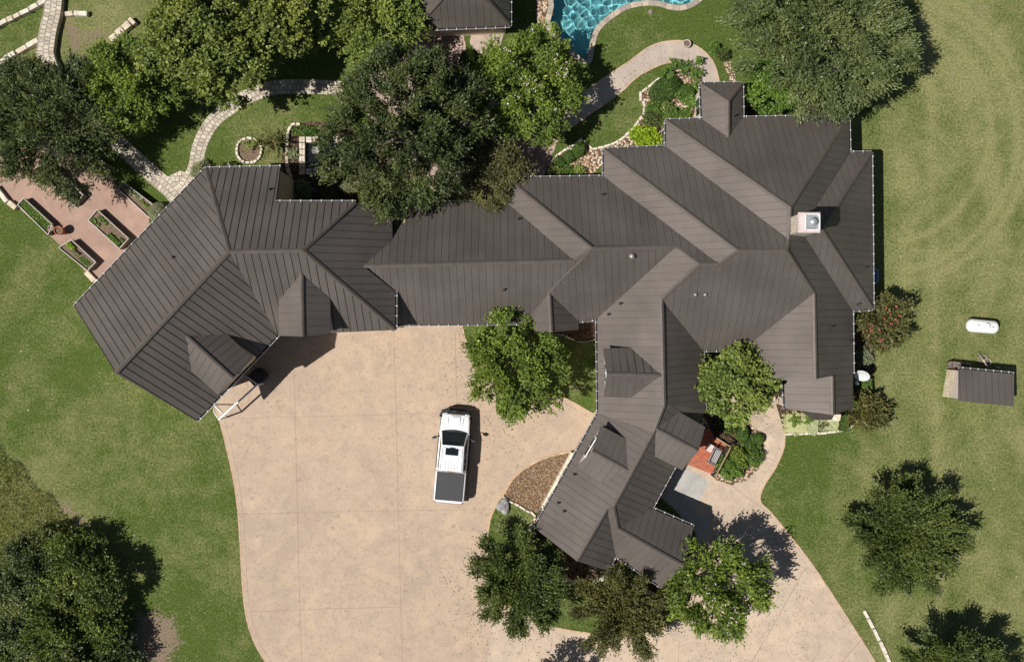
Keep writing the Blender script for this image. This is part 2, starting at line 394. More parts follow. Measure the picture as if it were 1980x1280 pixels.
FM = {
 'oak': foliage_mat('oak_leaves', (.020, .030, .011), (.074, .096, .031), (.16, .17, .09), .15),
 'oakgrey': foliage_mat('grey_oak_leaves', (.035, .050, .018), (.115, .145, .055), (.26, .27, .17), .15),
 'oakyellow': foliage_mat('yellow_oak_leaves', (.042, .062, .012), (.155, .19, .045), (.28, .30, .1), .2),
 'myrtle': foliage_mat('myrtle_leaves', (.035, .060, .010), (.135, .19, .034), (.27, .27, .07), .28),
 'myrtleyellow': foliage_mat('yellow_green_leaves', (.045, .08, .015), (.2, .25, .06), (.36, .38, .16), .25),
 'elm': foliage_mat('elm_leaves', (.020, .032, .008), (.078, .105, .026), (.17, .18, .06), .18),
 'brown': foliage_mat('bronze_leaves', (.032, .036, .012), (.115, .115, .036), (.2, .17, .06), .2),
 'olive': foliage_mat('olive_leaves', (.04, .046, .016), (.145, .145, .058), (.27, .24, .11), .2),
 'cedar': foliage_mat('cedar_leaves', (.018, .030, .008), (.08, .115, .022), (.17, .2, .05), .15),
 'lime': foliage_mat('lime_leaves', (.14, .26, .01), (.42, .56, .04), (.6, .66, .15), .3),
 'silver': foliage_mat('silver_leaves', (.12, .15, .07), (.33, .36, .21), (.5, .5, .33), .15),
 'box': foliage_mat('clipped_leaves', (.022, .052, .008), (.07, .13, .018), (.12, .19, .04), .15),
 'green': foliage_mat('garden_leaves', (.03, .07, .012), (.13, .22, .04), (.24, .3, .08), .25),
 'pale': foliage_mat('pale_groundcover_leaves', (.33, .38, .19), (.58, .60, .38), (.68, .68, .48), .2),
 'grass': foliage_mat('wild_grass_blades', (.085, .12, .025), (.27, .28, .085), (.46, .4, .16), .25),
}
M['flower'] = plain('pink_petals', (.55, .12, .12), .7)
M['flowerpale'] = plain('pale_petals', (.7, .55, .6), .7)
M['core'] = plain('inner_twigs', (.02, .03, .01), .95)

# ---------------------------------------------------------------- leaves
def leaf_mesh(name, C_, A_, N_, L, W, var):
    n = len(C_)
    A_ = A_ / (np.linalg.norm(A_, axis=1, keepdims=True) + 1e-9)
    B_ = np.cross(N_, A_); B_ /= (np.linalg.norm(B_, axis=1, keepdims=True) + 1e-9)
    L = np.broadcast_to(L, (n,))[:, None]; W = np.broadcast_to(W, (n,))[:, None]
    v = np.empty((n, 4, 3), np.float32)
    v[:, 0] = C_ - A_ * L / 2; v[:, 1] = C_ + B_ * W / 2 - A_ * L * .05; v[:, 2] = C_ + A_ * L / 2; v[:, 3] = C_ - B_ * W / 2 - A_ * L * .05
    me = bpy.data.meshes.new(name)
    me.vertices.add(n * 4); me.vertices.foreach_set('co', v.ravel())
    me.loops.add(n * 4); me.loops.foreach_set('vertex_index', np.arange(n * 4, dtype=np.int32))
    me.polygons.add(n); me.polygons.foreach_set('loop_start', np.arange(0, n * 4, 4, dtype=np.int32))
    me.polygons.foreach_set('loop_total', np.full(n, 4, np.int32))
    at = me.attributes.new('var', 'FLOAT', 'FACE'); at.data.foreach_set('value', var.astype(np.float32))
    me.update(); me.validate(verbose=False)
    return me
def unit(a_): return a_ / (np.linalg.norm(a_, axis=-1, keepdims=True) + 1e-9)

def tree(name, label, cat, px, py, rpx, ht, mat, seed, dens=1.0, leaf=(.17, .10), spiky=.5, group=None, gaps=.0, squash=1.0, flowers=None, low=.18, sq=(1, 1), star=0):
    rng = np.random.default_rng(seed)
    Rv = ht * (1 - low) / 2; zc = ht * low + Rv
    Rr = rpx / S * (1 - zc / H) * (1.0 if star else .93)
    base = P(px, py, zc); root = empty(name, (base.x, base.y, 0), label=label, cat=cat, group=group)
    ph = rng.uniform(0, 6.28, 6); am = rng.uniform(.02, .085, 6)
    def rf(th): return 1 + sum(am[k] * np.cos((k + 2) * th + ph[k]) for k in range(6))
    # limbs end in lobes
    nl = int(14 + Rr * 5)
    th = rng.uniform(0, 2 * np.pi, nl) ; rr = np.sqrt(rng.uniform(.0, 1, nl)) * .78
    zz = np.sqrt(np.clip(1 - rr ** 2, 0, 1)) * rng.uniform(.25, .95, nl)
    nside = nl // 3; zz[:nside] = rng.uniform(-.55, .25, nside); rr[:nside] = rng.uniform(.5, .8, nside)
    lobes = np.stack([Rr * rr * rf(th) * np.cos(th) * sq[0], Rr * rr * rf(th) * np.sin(th) * sq[1], zc + Rv * zz], 1)
    lr = Rr * rng.uniform(.15, .27, nl) * (1.0 - .25 * (rr > .6))
    if star:                             # whorls of long boughs reaching out from the stem
        L_ = []; lr_ = []
        for k in range(star):
            an = 2 * np.pi * (k + rng.uniform(-.3, .3)) / star * 2.0 + .2; el = rng.uniform(-.12, .9) if k % 3 else rng.uniform(-.15, .2); ln = Rr * rng.uniform(.82, 1.12) * (math.cos(el) ** .5)
            for q_ in np.linspace(.22, 1, 6):
                L_.append([ln * q_ * math.cos(an + .12 * q_) * sq[0], ln * q_ * math.sin(an + .12 * q_) * sq[1], zc - Rv * .25 + Rv * 1.15 * math.sin(el) * q_ ** .8 + Rv * .15 * (1 - q_)]); lr_.append(Rr * (.20 - .125 * q_))
        lobes = np.array(L_); lr = np.array(lr_); nl = len(lobes)
    # clumps on the lobes
    if star: nc = int(46 * (3 + 10.5 * (1 - gaps)) * dens * max(.5, Rr / 4.0))
    else: nc = int(28 * Rr * Rr * dens * (1 - .55 * gaps)) + 20
    d = unit(rng.normal(size=(nc, 3))); d[:, 2] = np.where(rng.random(nc) < .8, np.abs(d[:, 2]), d[:, 2])
    if star:
        li = rng.integers(0, nl, nc)
        cl = lobes[li] + d * lr[li][:, None] * rng.uniform(.4, 1.08, nc)[:, None] * np.array([1, 1, .8 * squash])
    else:                                # a billowing dome: clumps ride on a bumpy surface, thinning out in holes
        cx = rng.uniform(.5, 1.1, (9, 2)) * rng.choice([-1, 1], (9, 2)) * 2.3; cp = rng.uniform(0, 6.28, 9)
        ta = rng.uniform(0, 2 * np.pi, nc * 2); ra = np.sqrt(rng.uniform(0, 1, nc * 2))
        X_, Y_ = Rr * ra * rf(ta) * np.cos(ta) * sq[0], Rr * ra * rf(ta) * np.sin(ta) * sq[1]
        bump = sum(np.sin(cx[k, 0] * X_ * (1 + .35 * (k % 3)) + cx[k, 1] * Y_ * (1 + .35 * (k % 3)) + cp[k]) for k in range(9)) / 5.0
        edge = sum(np.sin((5 + 2 * k) * ta + cp[k]) for k in range(5)) / 5.0
        ok = (ra < .93 + .10 * edge) & (rng.random(nc * 2) < np.clip(.85 - gaps * 1.1 + .75 * bump, .07, 1))
        X_, Y_, ra, bump = X_[ok][:nc], Y_[ok][:nc], ra[ok][:nc], bump[ok][:nc]; nc = len(X_); d = d[:nc]
        top_ = np.sqrt(np.clip(1 - ra ** 2.2, 0, 1))
        deep = rng.random(nc) < .16
        zf = top_ * (.72 + .42 * bump) - np.where(deep, rng.uniform(.2, .9, nc), rng.uniform(0, .12, nc)) - .12
        cl = np.stack([X_, Y_, zc + Rv * zf], 1); cl[:, 2] = np.maximum(cl[:, 2], .5)
    cen = np.array([0, 0, zc - Rv * .35])
    out = unit(cl - cen)
    ntw = 11; nlf = 9
    tw = unit(out[:, None, :] * (0.55 + spiky) + d[:, None, :] * .5 + rng.normal(size=(nc, ntw, 3)) * .55 + np.array([0, 0, .12]))
    tl = rng.uniform(.28, .75, (nc, ntw)) * (.75 + .5 * spiky) * (.8 + .05 * Rr)
    s0 = cl[:, None, :] + rng.normal(size=(nc, ntw, 3)) * .13
    tt = np.linspace(.08, 1, nlf)
    pos = s0[:, :, None, :] + tw[:, :, None, :] * (tl[:, :, None, None] * tt[None, None, :, None])
    jit = rng.normal(size=pos.shape) * .055 * (1.35 - spiky * .6)
    pos = pos + jit
    ax = unit(tw[:, :, None, :] * (.6 + spiky) + rng.normal(size=pos.shape) * .65)
    nm = unit(rng.normal(size=pos.shape) * .75 + np.array([0, 0, 1.0]) + out[:, None, None, :] * .35)
    pos = pos.reshape(-1, 3); ax = ax.reshape(-1, 3); nm = nm.reshape(-1, 3)
    keep = pos[:, 2] > .25; pos, ax, nm = pos[keep], ax[keep], nm[keep]
    n = len(pos); cv = np.repeat(rng.random(nc), ntw * nlf)[keep]
    var = np.clip(cv * .45 + rng.random(n) * .55, 0, 1)
    sz = rng.uniform(.75, 1.3, n)
    me = leaf_mesh('crown', pos, ax, nm, leaf[0] * sz, leaf[1] * sz, var)
    link('crown', me, FM[mat], root)
    # trunk and limbs
    mb = MB(); tr = max(.08, Rr * .04)
    tb = Vector((0, 0, 0)); fork = Vector((rng.uniform(-.2, .2), rng.uniform(-.2, .2), ht * (low * .6 + .12)))
    mb.tube([tb, tb.lerp(fork, .5) + Vector((.05, .03, 0)), fork], [tr * 1.5, tr * 1.05, tr * .95], 9)
    for k in range(nl):
        if (star and k % 6 != 5) or (not star and k % 2): continue
        e_ = Vector(lobes[k]); mid = fork.lerp(e_, .5) + Vector(rng.normal(size=3) * .18)
        mb.tube([fork, mid, e_], [tr * .55, tr * .33, tr * .1], 6)
        for q in range(4):
            c_ = Vector(cl[rng.integers(0, nc)])
            if (c_ - e_).length < Rr * .55: mb.tube([e_.lerp(mid, .3), c_], [tr * .14, tr * .04], 4)
    mb.build('trunk', M['bark'], root)
    if flowers:
        nf, fm = flowers; fb = MB()
        sel = rng.permutation(nc)[:nf * 6]; sel = sel[np.argsort(-cl[sel][:, 2])][:nf]
        for i in sel:
            c_ = cl[i] + out[i] * .62
            for q in range(3):
                o_ = rng.normal(size=3) * .055
                fb.box(Vector(c_ + o_), (.055, .055, .03), rz=rng.uniform(0, 3), ry=rng.uniform(-.5, .5))
        fb.build('blossom', fm, root)
    return root

def shrub(name, label, cat, px, py, rpx, ht, mat, seed, ry=None, rz=0.0, clipped=False, leaf=(.09, .055), dens=1.0, z=0.05, group=None, boxy=False, flowers=None):
    rng = np.random.default_rng(seed)
    a_ = rpx / S; b_ = (ry or rpx) / S
    base = P(px, py, ht * .55); root = None
    core = MB(); nn = 14
    prof = [(.001, ht * .93), (.5, ht * .84), (.8, ht * .6), (.88, ht * .35), (.78, ht * .08), (.7, 0)]
    n = int(2600 * (a_ * b_ + (a_ + b_) * ht * .5) * dens)
    d = unit(rng.normal(size=(n, 3))); d[:, 2] = np.abs(d[:, 2])
    if boxy:
        q = np.max(np.abs(d), axis=1, keepdims=True); d = d / q; d = d / np.maximum(np.linalg.norm(d[:, :2], axis=1, keepdims=True) * .0 + 1, 1)
        nrm = np.zeros_like(d); idx = np.argmax(np.abs(d), axis=1); nrm[np.arange(n), idx] = np.sign(d[np.arange(n), idx])
    else: nrm = d
    lump = 1.0 if clipped else 1 + .16 * np.sin(d[:, 0] * 7 + seed) * np.sin(d[:, 1] * 6 + 1.7 * seed) + .10 * np.sin(d[:, 0] * 15 + d[:, 1] * 13)
    rad = (rng.uniform(.93, 1.0, n) if clipped else rng.uniform(.72, 1.08, n)) * lump
    pos = d * rad[:, None] * np.array([a_, b_, ht * .95])
    c, s = math.cos(rz), math.sin(rz); rot = np.array([[c, -s, 0], [s, c, 0], [0, 0, 1]])
    if clipped:
        ax = rng.normal(size=(n, 3)); nm = unit(nrm * 1.0 + rng.normal(size=(n, 3)) * .45)
    else:
        ax = unit(nrm * .7 + rng.normal(size=(n, 3)) * .7); nm = unit(rng.normal(size=(n, 3)) * .7 + np.array([0, 0, 1]))
    pos = pos @ rot.T; nm = nm @ rot.T; ax = ax @ rot.T
    sz = rng.uniform(.7, 1.3, n); var = rng.random(n)
    root = empty(name, (base.x, base.y, z), label=label, cat=cat, group=group)
    link('foliage', leaf_mesh('foliage', pos, ax, nm, leaf[0] * sz, leaf[1] * sz, var), FM[mat], root)
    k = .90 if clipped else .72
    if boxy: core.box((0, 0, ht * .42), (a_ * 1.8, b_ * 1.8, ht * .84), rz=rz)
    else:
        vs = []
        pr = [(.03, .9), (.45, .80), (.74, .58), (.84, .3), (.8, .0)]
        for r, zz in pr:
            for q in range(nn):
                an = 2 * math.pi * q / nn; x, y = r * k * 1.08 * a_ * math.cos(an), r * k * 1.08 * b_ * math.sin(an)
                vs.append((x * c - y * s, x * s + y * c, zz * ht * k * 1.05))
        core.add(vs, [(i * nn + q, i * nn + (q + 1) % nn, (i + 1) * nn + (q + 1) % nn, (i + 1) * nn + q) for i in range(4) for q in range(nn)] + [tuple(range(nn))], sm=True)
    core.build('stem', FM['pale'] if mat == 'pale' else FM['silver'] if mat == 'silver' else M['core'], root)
    if flowers:
        nf, fm = flowers; fb = MB()
        for i in rng.integers(0, n, nf):
            fb.box(Vector(pos[i] * 1.03 + rng.normal(size=3) * .02), (.07, .07, .04), rz=rng.uniform(0, 3))
        fb.build('blossom', fm, root)
    return root

def tuft(name, label, cat, px, py, rpx, ht, mat, seed, n=26, z=0.06, group=None):     # arching stems with leaves: ferny garden plants
    rng = np.random.default_rng(seed); R0 = rpx / S
    pos = []; ax = []
    for k in range(n):
        an = rng.uniform(0, 6.28); r = R0 * rng.uniform(.3, 1.05); hh = ht * rng.uniform(.5, 1)
        for t_ in np.linspace(.1, 1, 22):
            p = np.array([math.cos(an) * r * t_ ** 1.3, math.sin(an) * r * t_ ** 1.3, hh * (t_ * 1.6 - .75 * t_ ** 2)])
            for q in range(2): pos.append(p + rng.normal(size=3) * .04); ax.append(np.array([math.cos(an), math.sin(an), .2]) + rng.normal(size=3) * .7)
    pos = np.array(pos); ax = np.array(ax); n_ = len(pos)
    root = empty(name, (P(px, py, ht * .5).x, P(px, py, ht * .5).y, z), label=label, cat=cat, group=group)
    link('foliage', leaf_mesh('foliage', pos, ax, unit(rng.normal(size=(n_, 3)) * .6 + np.array([0, 0, 1])), .12 * rng.uniform(.7, 1.3, n_), .06, rng.random(n_)), FM[mat], root)
    return root

# ---------------------------------------------------------------- ground sheet (open where the pool is sunk)
pool_px = [(1068.7, -70), (1068.7, 0), (1069.5, 13), (1066, 30), (1063, 46), (1072, 62), (1096, 88), (1122, 112), (1134, 118), (1138, 106), (1142, 84), (1149, 61), (1164, 42), (1187, 24), (1210, 11), (1240, 4), (1273, 4), (1298, 11), (1318, 12), (1338, 5), (1352, -8), (1356, -40), (1340, -70)]
pool = [tuple(p) for p in smooth_line([G(*p) for p in pool_px], 5, True)]
def inside(X, Y, poly):
    poly = np.array(poly); r = np.zeros(X.shape, bool); n = len(poly)
    for i in range(n):
        x1, y1 = poly[i]; x2, y2 = poly[(i + 1) % n]
        c_ = ((y1 > Y) != (y2 > Y)) & (X < (x2 - x1) * (Y - y1) / (y2 - y1 + 1e-12) + x1)
        r ^= c_
    return r
xs = np.concatenate([[-1500, -600, -250, -110, -70, -50], np.arange(-42, 42.01, .25), [50, 70, 110, 250, 600, 1500]])
ys = np.concatenate([[-1500, -600, -250, -110, -70, -45], np.arange(-30, 30.01, .25), [45, 70, 110, 250, 600, 1500]])
X, Y = np.meshgrid(xs, ys); ny, nx = X.shape
PX = X * S + 990; PY = 640 - Y * S
def blob(cx, cy, rx, ry=None, an=0):
    ry = ry or rx; c, s = math.cos(R_(an)), math.sin(R_(an)); dx, dy = PX - cx, PY - cy
    u, v = dx * c + dy * s, -dx * s + dy * c
    return np.exp(-((u / rx) ** 2 + (v / ry) ** 2))
dry = .03 + .45 / (1 + np.exp(-(PX - 1640) / 60)) + .22 * blob(1890, 60, 130, 300) + .2 * blob(1760, 420, 110, 260) - .25 * blob(1850, 1290, 150, 60) - .15 * blob(1540, 930, 70, 130)
dry += .45 * blob(180, 60, 150, 90) + .25 * blob(60, 110, 120, 60) + .3 * blob(40, 700, 60, 170) + .28 * blob(230, 830, 60, 120, 30) + .22 * blob(330, 930, 80, 60)
dry += .3 * blob(130, 1000, 110, 50, 40) + .55 * blob(30, 980, 90, 90) + .15 * blob(430, 1000, 60, 200) + .2 * blob(480, 230, 70, 60) + .2 * blob(560, 250, 70, 40)
dry += .22 * blob(1560, 1080, 60, 30) + .2 * blob(1700, 1180, 70, 40) - .22 * blob(1300, 60, 120, 60)
for cx, cy, r0 in ((1700, 260, 268), (1700, 260, 292), (1690, 250, 225), (1560, 900, 300)): dry += .42 * np.exp(-((np.hypot(PX - cx, PY - cy) - r0) / 7) ** 2) * (PX > 1740) * (PY < 620)
dry += .10 * np.sin(PX / 13 + np.sin(PY / 90) * 2.2) * (PX > 1660) + .09 * np.sin((PX * .7 + PY * .7) / 21 + np.sin(PX / 70)) * (PX < 480) + .26 * np.exp(-((PX - 1795 - .02 * PY) / 9) ** 2) + .13 * np.exp(-((PX - 1945 + 25 * np.sin(PY / 160)) / 14) ** 2) * (PY < 420)
dirt = 1.0 * blob(300, 1238, 52, 66) + .5 * blob(50, 1150, 34, 18) + .55 * blob(150, 1005, 75, 12, 42) + .35 * blob(185, 975, 45, 22) + .38 * blob(18, 750, 16, 14) + .4 * blob(30, 850, 14, 12) + .4 * blob(152, 875, 8, 8) + .4 * blob(80, 908, 8, 6) + .4 * blob(283, 1048, 8, 6)
dirt += .55 * blob(150, 80, 70, 55) + .3 * blob(230, 60, 50, 30) + .3 * blob(1890, 30, 30, 60) + .45 * blob(1958, 487, 12, 10) + .32 * blob(1835, 180, 20, 80) + .35 * blob(1800, 720, 22, 60) + .3 * blob(1620, 190, 26, 16) + .3 * blob(150, 1060, 40, 20) + .4 * blob(275, 1100, 22, 12)
dirt += .6 * blob(730, 300, 120, 90) + .6 * blob(600, 360, 90, 40) + .5 * blob(900, 300, 120, 60) + .6 * blob(1560, 200, 60, 18)
wild = (PX < 130) & (PY > 860)
cx_, cy_ = (X[:-1, :-1] + X[1:, 1:]) / 2, (Y[:-1, :-1] + Y[1:, 1:]) / 2
ins = inside(cx_, cy_, pool)
# widen the hole slightly so the coping covers the stepped edge
ins2 = ins.copy(); ins2[1:] |= ins[:-1]; ins2[:-1] |= ins[1:]; ins2[:, 1:] |= ins[:, :-1]; ins2[:, :-1] |= ins[:, 1:]
ins2 = ins
idx = np.arange(nx * ny).reshape(ny, nx)
q = np.stack([idx[:-1, :-1], idx[:-1, 1:], idx[1:, 1:], idx[1:, :-1]], -1)[~ins2]
me = bpy.data.meshes.new('ground')
me.from_pydata(np.stack([X.ravel(), Y.ravel(), np.zeros(nx * ny)], 1).tolist(), [], q.tolist())
for nm_, arr in (('dry', dry), ('dirt', dirt)):
    at = me.attributes.new(nm_, 'FLOAT', 'POINT'); at.data.foreach_set('value', arr.ravel().astype(np.float32))
me.update(); setp(link('ground', me, M['ground']), kind='structure')

# island lawns above the concrete sheet use the same turf
def turf(name, pts, z, dryv=.15, z0=0.0):
    mb = MB(); mb.poly(pts, z0, z); o = mb.build(name, M['ground'])
    for nm_, v in (('dry', dryv), ('dirt', 0.0)):
        at = o.data.attributes.new(nm_, 'FLOAT', 'POINT'); at.data.foreach_set('value', [v] * len(o.data.vertices))
    return setp(o, kind='structure')

# ---------------------------------------------------------------- driveway, walks, patios
left = smooth_line([G(*p) for p in [(414, 790), (424, 812), (434, 850), (447, 905), (456, 955), (461, 1000), (465, 1060), (468, 1120), (473, 1172), (481, 1212), (496, 1250), (516, 1284), (545, 1335)]], 5)
right = smooth_line([G(*p) for p in [(1722, 1335), (1690, 1276), (1650, 1212), (1610, 1150), (1570, 1090), (1530, 1038), (1492, 992), (1470, 968), (1478, 938), (1500, 903), (1515, 868), (1518, 838), (1512, 800), (1505, 770)]], 5)
wedge = smooth_line([G(*p) for p in [(1145, 799), (1085, 768), (1030, 772), (985, 755), (935, 715), (905, 668), (896, 640), (892, 622)]], 5)
mb = MB()
outline = list(left) + list(right) + [G(1490, 700), G(1380, 690), G(1300, 760), G(1200, 800), G(1160, 792)] + list(wedge) + [G(760, 600), G(520, 560), G(400, 740)]
mb.poly(outline, 0, .028)
for l in (left, right, wedge): strip(mb, l, .07, .034, 2, uv=False); strip(mb, l, .02, .034, 1, uv=False, off=.34)
def joint(*pts, w=.028, z=.036): strip(mb, [G(*p) for p in pts], w, z, 1, uv=False)
joint((567, 660), (571, 800), (575, 990), (580, 1180), (584, 1300)); joint((761, 641), (766, 800), (770, 985), (775, 1180), (779, 1300))
joint((436, 809), (620, 805), (850, 799), (950, 795)); joint((461, 994), (700, 988), (953, 984)); joint((473, 1183), (640, 1176), (776, 1173)); joint((880, 640), (883, 780), (888, 985)); joint((952, 1200), (938, 1300)); joint((1071, 1212), (1058, 1300)); joint((1313, 1238), (1311, 1300))
joint((1556, 1098), (1480, 1235), (1440, 1300), w=.05); joint((1668, 1232), (1610, 1300), w=.05); joint((1476, 880), (1514, 900), w=.035); joint((1485, 785), (1456, 825), w=.035); joint((1415, 938), (1445, 962), w=.035)
joint((1440, 960), (1490, 992), w=.035); joint((1470, 968), (1300, 1100), w=.03)
# engraved star inside two rings
sc_ = G(1552, 1251)
for rr in (31.5 / S, 24 / S):
    strip(mb, [sc_ + rr * np.array([math.cos(a_), math.sin(a_)]) for a_ in np.linspace(0, 2 * math.pi, 49)[:-1]], .022, .037, 1, closed=True, uv=False)
R1, R2 = 23.5 / S, 9.6 / S; st = []
for k in range(10):
    a_ = R_(78 + 36 * k); r_ = R1 if k % 2 == 0 else R2; st.append(sc_ + r_ * np.array([math.cos(a_), math.sin(a_)]))
strip(mb, st, .022, .038, 1, closed=True, uv=False)
for k in range(0, 10): strip(mb, [sc_, st[k]], .016, .039, 1, uv=False)
setp(mb.build('driveway', [M['drive'], M['joint'], M['edge']]), kind='structure')

mb = MB(); mb.poly(list(right) + [G(1490, 700), G(1380, 690), G(1300, 760), G(1320, 900), G(1200, 1150), G(952, 1195), G(930, 1335)], 0, .0325)
setp(mb.build('loop_drive', M['loop']), kind='structure')
il = smooth_line([G(*p) for p in [(972, 957), (955, 985), (946, 1012), (941, 1060), (945, 1105), (962, 1145), (1000, 1182), (1045, 1204), (1085, 1215), (1135, 1223), (1200, 1226), (1260, 1219), (1300, 1203), (1330, 1170), (1346, 1110), (1346, 1030)]], 5)
turf('island_lawn', list(il) + [G(1300, 980), G(1200, 900), G(1120, 930), G(1060, 940)], .055, .2, .0)
mb = MB(); strip(mb, il, .1, .06, 0, uv=False); setp(mb.build('lawn_edging', [M['edge']]), kind='structure')
gl = smooth_line([G(*p) for p in [(1106, 872), (1070, 880), (1040, 891), (1012, 907), (990, 928), (972, 957)]], 5)
mb = MB(); mb.poly(list(gl) + [G(990, 967), G(1008, 978), G(1030, 990), G(1050, 985), G(1120, 880)], 0, .065); strip(mb, gl, .12, .072, 1, uv=False)
setp(mb.build('gravel_bed', [M['gravel'], M['edge']]), kind='structure')
def sheet(name, pts, mat, z, sm=0, closed=True, uvs=False):
    g = [G(*p) for p in pts]
    if sm: g = smooth_line(g, sm, True)
    mb = MB(); mb.poly(g, 0, z, uvf=(lambda p: (p.x, p.y)) if uvs else None); return setp(mb.build(name, M[mat]), kind='structure')
sheet('concrete_pad', [(1318, 900), (1350, 918), (1372, 932), (1338, 990), (1376, 1002), (1345, 1100), (1300, 1060), (1262, 985)], 'broom', .042)
sheet('side_walk', [(1157, 797), (1106, 872), (1122, 880), (1180, 800)], 'walk', .05)
wo = [(1060, 232), (1093, 208), (1121, 184), (1170, 150), (1217, 119), (1252, 93), (1283, 82), (1316, 79.5), (1341, 87), (1361, 100), (1379, 121), (1389, 151), (1392, 185), (1392, 215)]
wi = [(1346, 215), (1350, 180), (1349, 160), (1341, 139), (1326, 127), (1300, 122), (1278, 126), (1252, 138), (1227, 154), (1197, 182), (1141, 222), (1101, 250), (1065, 275)]
wo2, wi2 = smooth_line([G(*p) for p in wo], 4), smooth_line([G(*p) for p in wi], 4)
mb = MB(); mb.poly(wo2 + wi2, 0, .04); strip(mb, wo2, .07, .046, 2, uv=False); strip(mb, wi2, .07, .046, 2, uv=False)
for j in (((1229, 115), (1246, 142)), ((1275, 84), (1282, 124)), ((1323, 92), (1316, 122)), ((1195, 140), (1213, 170)), ((1150, 165), (1168, 200))): strip(mb, [G(*p) for p in j], .025, .045, 1, uv=False)
setp(mb.build('garden_walk', [M['fieldwalk'], M['joint'], M['edge']]), kind='structure')
sheet('flagstone_patio', [(800, 62), (895, 62), (905, 110), (960, 190), (1040, 225), (1075, 222), (1080, 270), (1052, 340), (960, 385), (850, 380), (760, 290), (690, 190), (690, 150), (760, 120)], 'pinkflag', .035, uvs=True)
sheet('stepping_slabs', [(912, 64), (975, 64), (968, 88), (950, 108), (925, 104), (908, 84)], 'walk', .05)
gp = [(0, 374), (11, 386), (36, 402), (94, 453), (112, 470), (165, 524), (187, 547), (240, 520), (330, 440), (289, 432), (289, 421), (229, 365), (206, 322), (170, 290), (90, 270), (0, 300), (-40, 330)]
sheet('granite_patio', gp, 'granite', .03)
# flagstone paths (stone strips)
mb = MB()
strip(mb, smooth_line([G(*p) for p in [(205, 250), (222, 270), (262, 308), (300, 342), (330, 368), (352, 392)]], 5), 1.12, .036, z0=0)
strip(mb, smooth_line([G(*p) for p in [(352, 372), (366, 350), (378, 322), (383, 295), (391, 270), (403, 248), (420, 227), (443, 210), (470, 192), (500, 179), (530, 170), (580, 168), (640, 170), (700, 176)]], 5), .95, .032, z0=0)
mb.poly([G(*p) for p in [(318, 345), (350, 330), (372, 340), (385, 352), (350, 395), (332, 378)]], 0, .028, uvf=lambda p: (p.x, p.y))
setp(mb.build('flagstone_path', M['flag']), kind='structure')
mb = MB()
line = smooth_line([G(*p) for p in [(110, -20), (109, 5), (106, 30), (99, 60), (95, 85), (94, 112), (110, 150), (150, 195), (200, 245)]], 6)
strip(mb, line, 1.12, .45, 0, z0=0)
setp(mb.build('stone_causeway', [M['flag']]), 'raised pale flagstone footbridge running down from the top left corner of the garden', 'footbridge')

# planting beds
sheet('river_rock_bed', [(1238, 184), (1262, 165), (1290, 150), (1300, 128), (1330, 128), (1345, 160), (1365, 200), (1365, 240), (1290, 250), (1285, 290), (1180, 300), (1140, 345), (1060, 345), (1058, 320), (1075, 298), (1108, 285), (1145, 287), (1180, 280), (1215, 258), (1235, 230), (1245, 205)], 'river', .048)
sheet('rock_strip', [(1395, 110), (1418, 130), (1425, 170), (1440, 165), (1440, 215), (1392, 220), (1412, 160)], 'river', .038)
sheet('pool_rock_bed', [(1037, -60), (1058, -60), (1058, 40), (1050, 60), (1040, 60), (1036, 20)], 'river', .04)
sheet('mulch_bed', [(1030, 600), (1152, 600), (1152, 655), (1128, 660), (1105, 655), (1080, 646), (1030, 648)], 'mulch', .045)
sheet('courtyard_mulch', [(545, 300), (560, 245), (600, 235), (680, 240), (700, 300), (760, 400), (545, 400)], 'mulch', .025)
sheet('front_planting_bed', [(1330, 790), (1364, 800), (1405, 795), (1445, 815), (1470, 835), (1480, 870), (1468, 905), (1442, 930), (1415, 938), (1385, 928), (1372, 915), (1350, 850)], 'river', .045, 0)
sheet('front_bed_soil', [(1360, 800), (1440, 812), (1462, 840), (1466, 880), (1448, 908), (1420, 920), (1395, 915), (1380, 900), (1405, 860), (1380, 845)], 'mulch', .052)
sheet('east_bed', [(1500, 728), (1500, 780), (1516, 836), (1560, 838), (1640, 832), (1668, 815), (1690, 770), (1690, 640), (1640, 600), (1520, 700)], 'mulch', .038)
sheet('rear_bed', [(1440, 170), (1590, 170), (1600, 225), (1440, 240)], 'mulch', .03)
sheet('south_bed', [(1034, 1010), (1012, 1032), (1040, 1052), (1085, 1090), (1100, 1118), (1135, 1124), (1180, 1105), (1200, 1085), (1278, 1160), (1300, 1120), (1180, 1000)], 'mulch', .062)

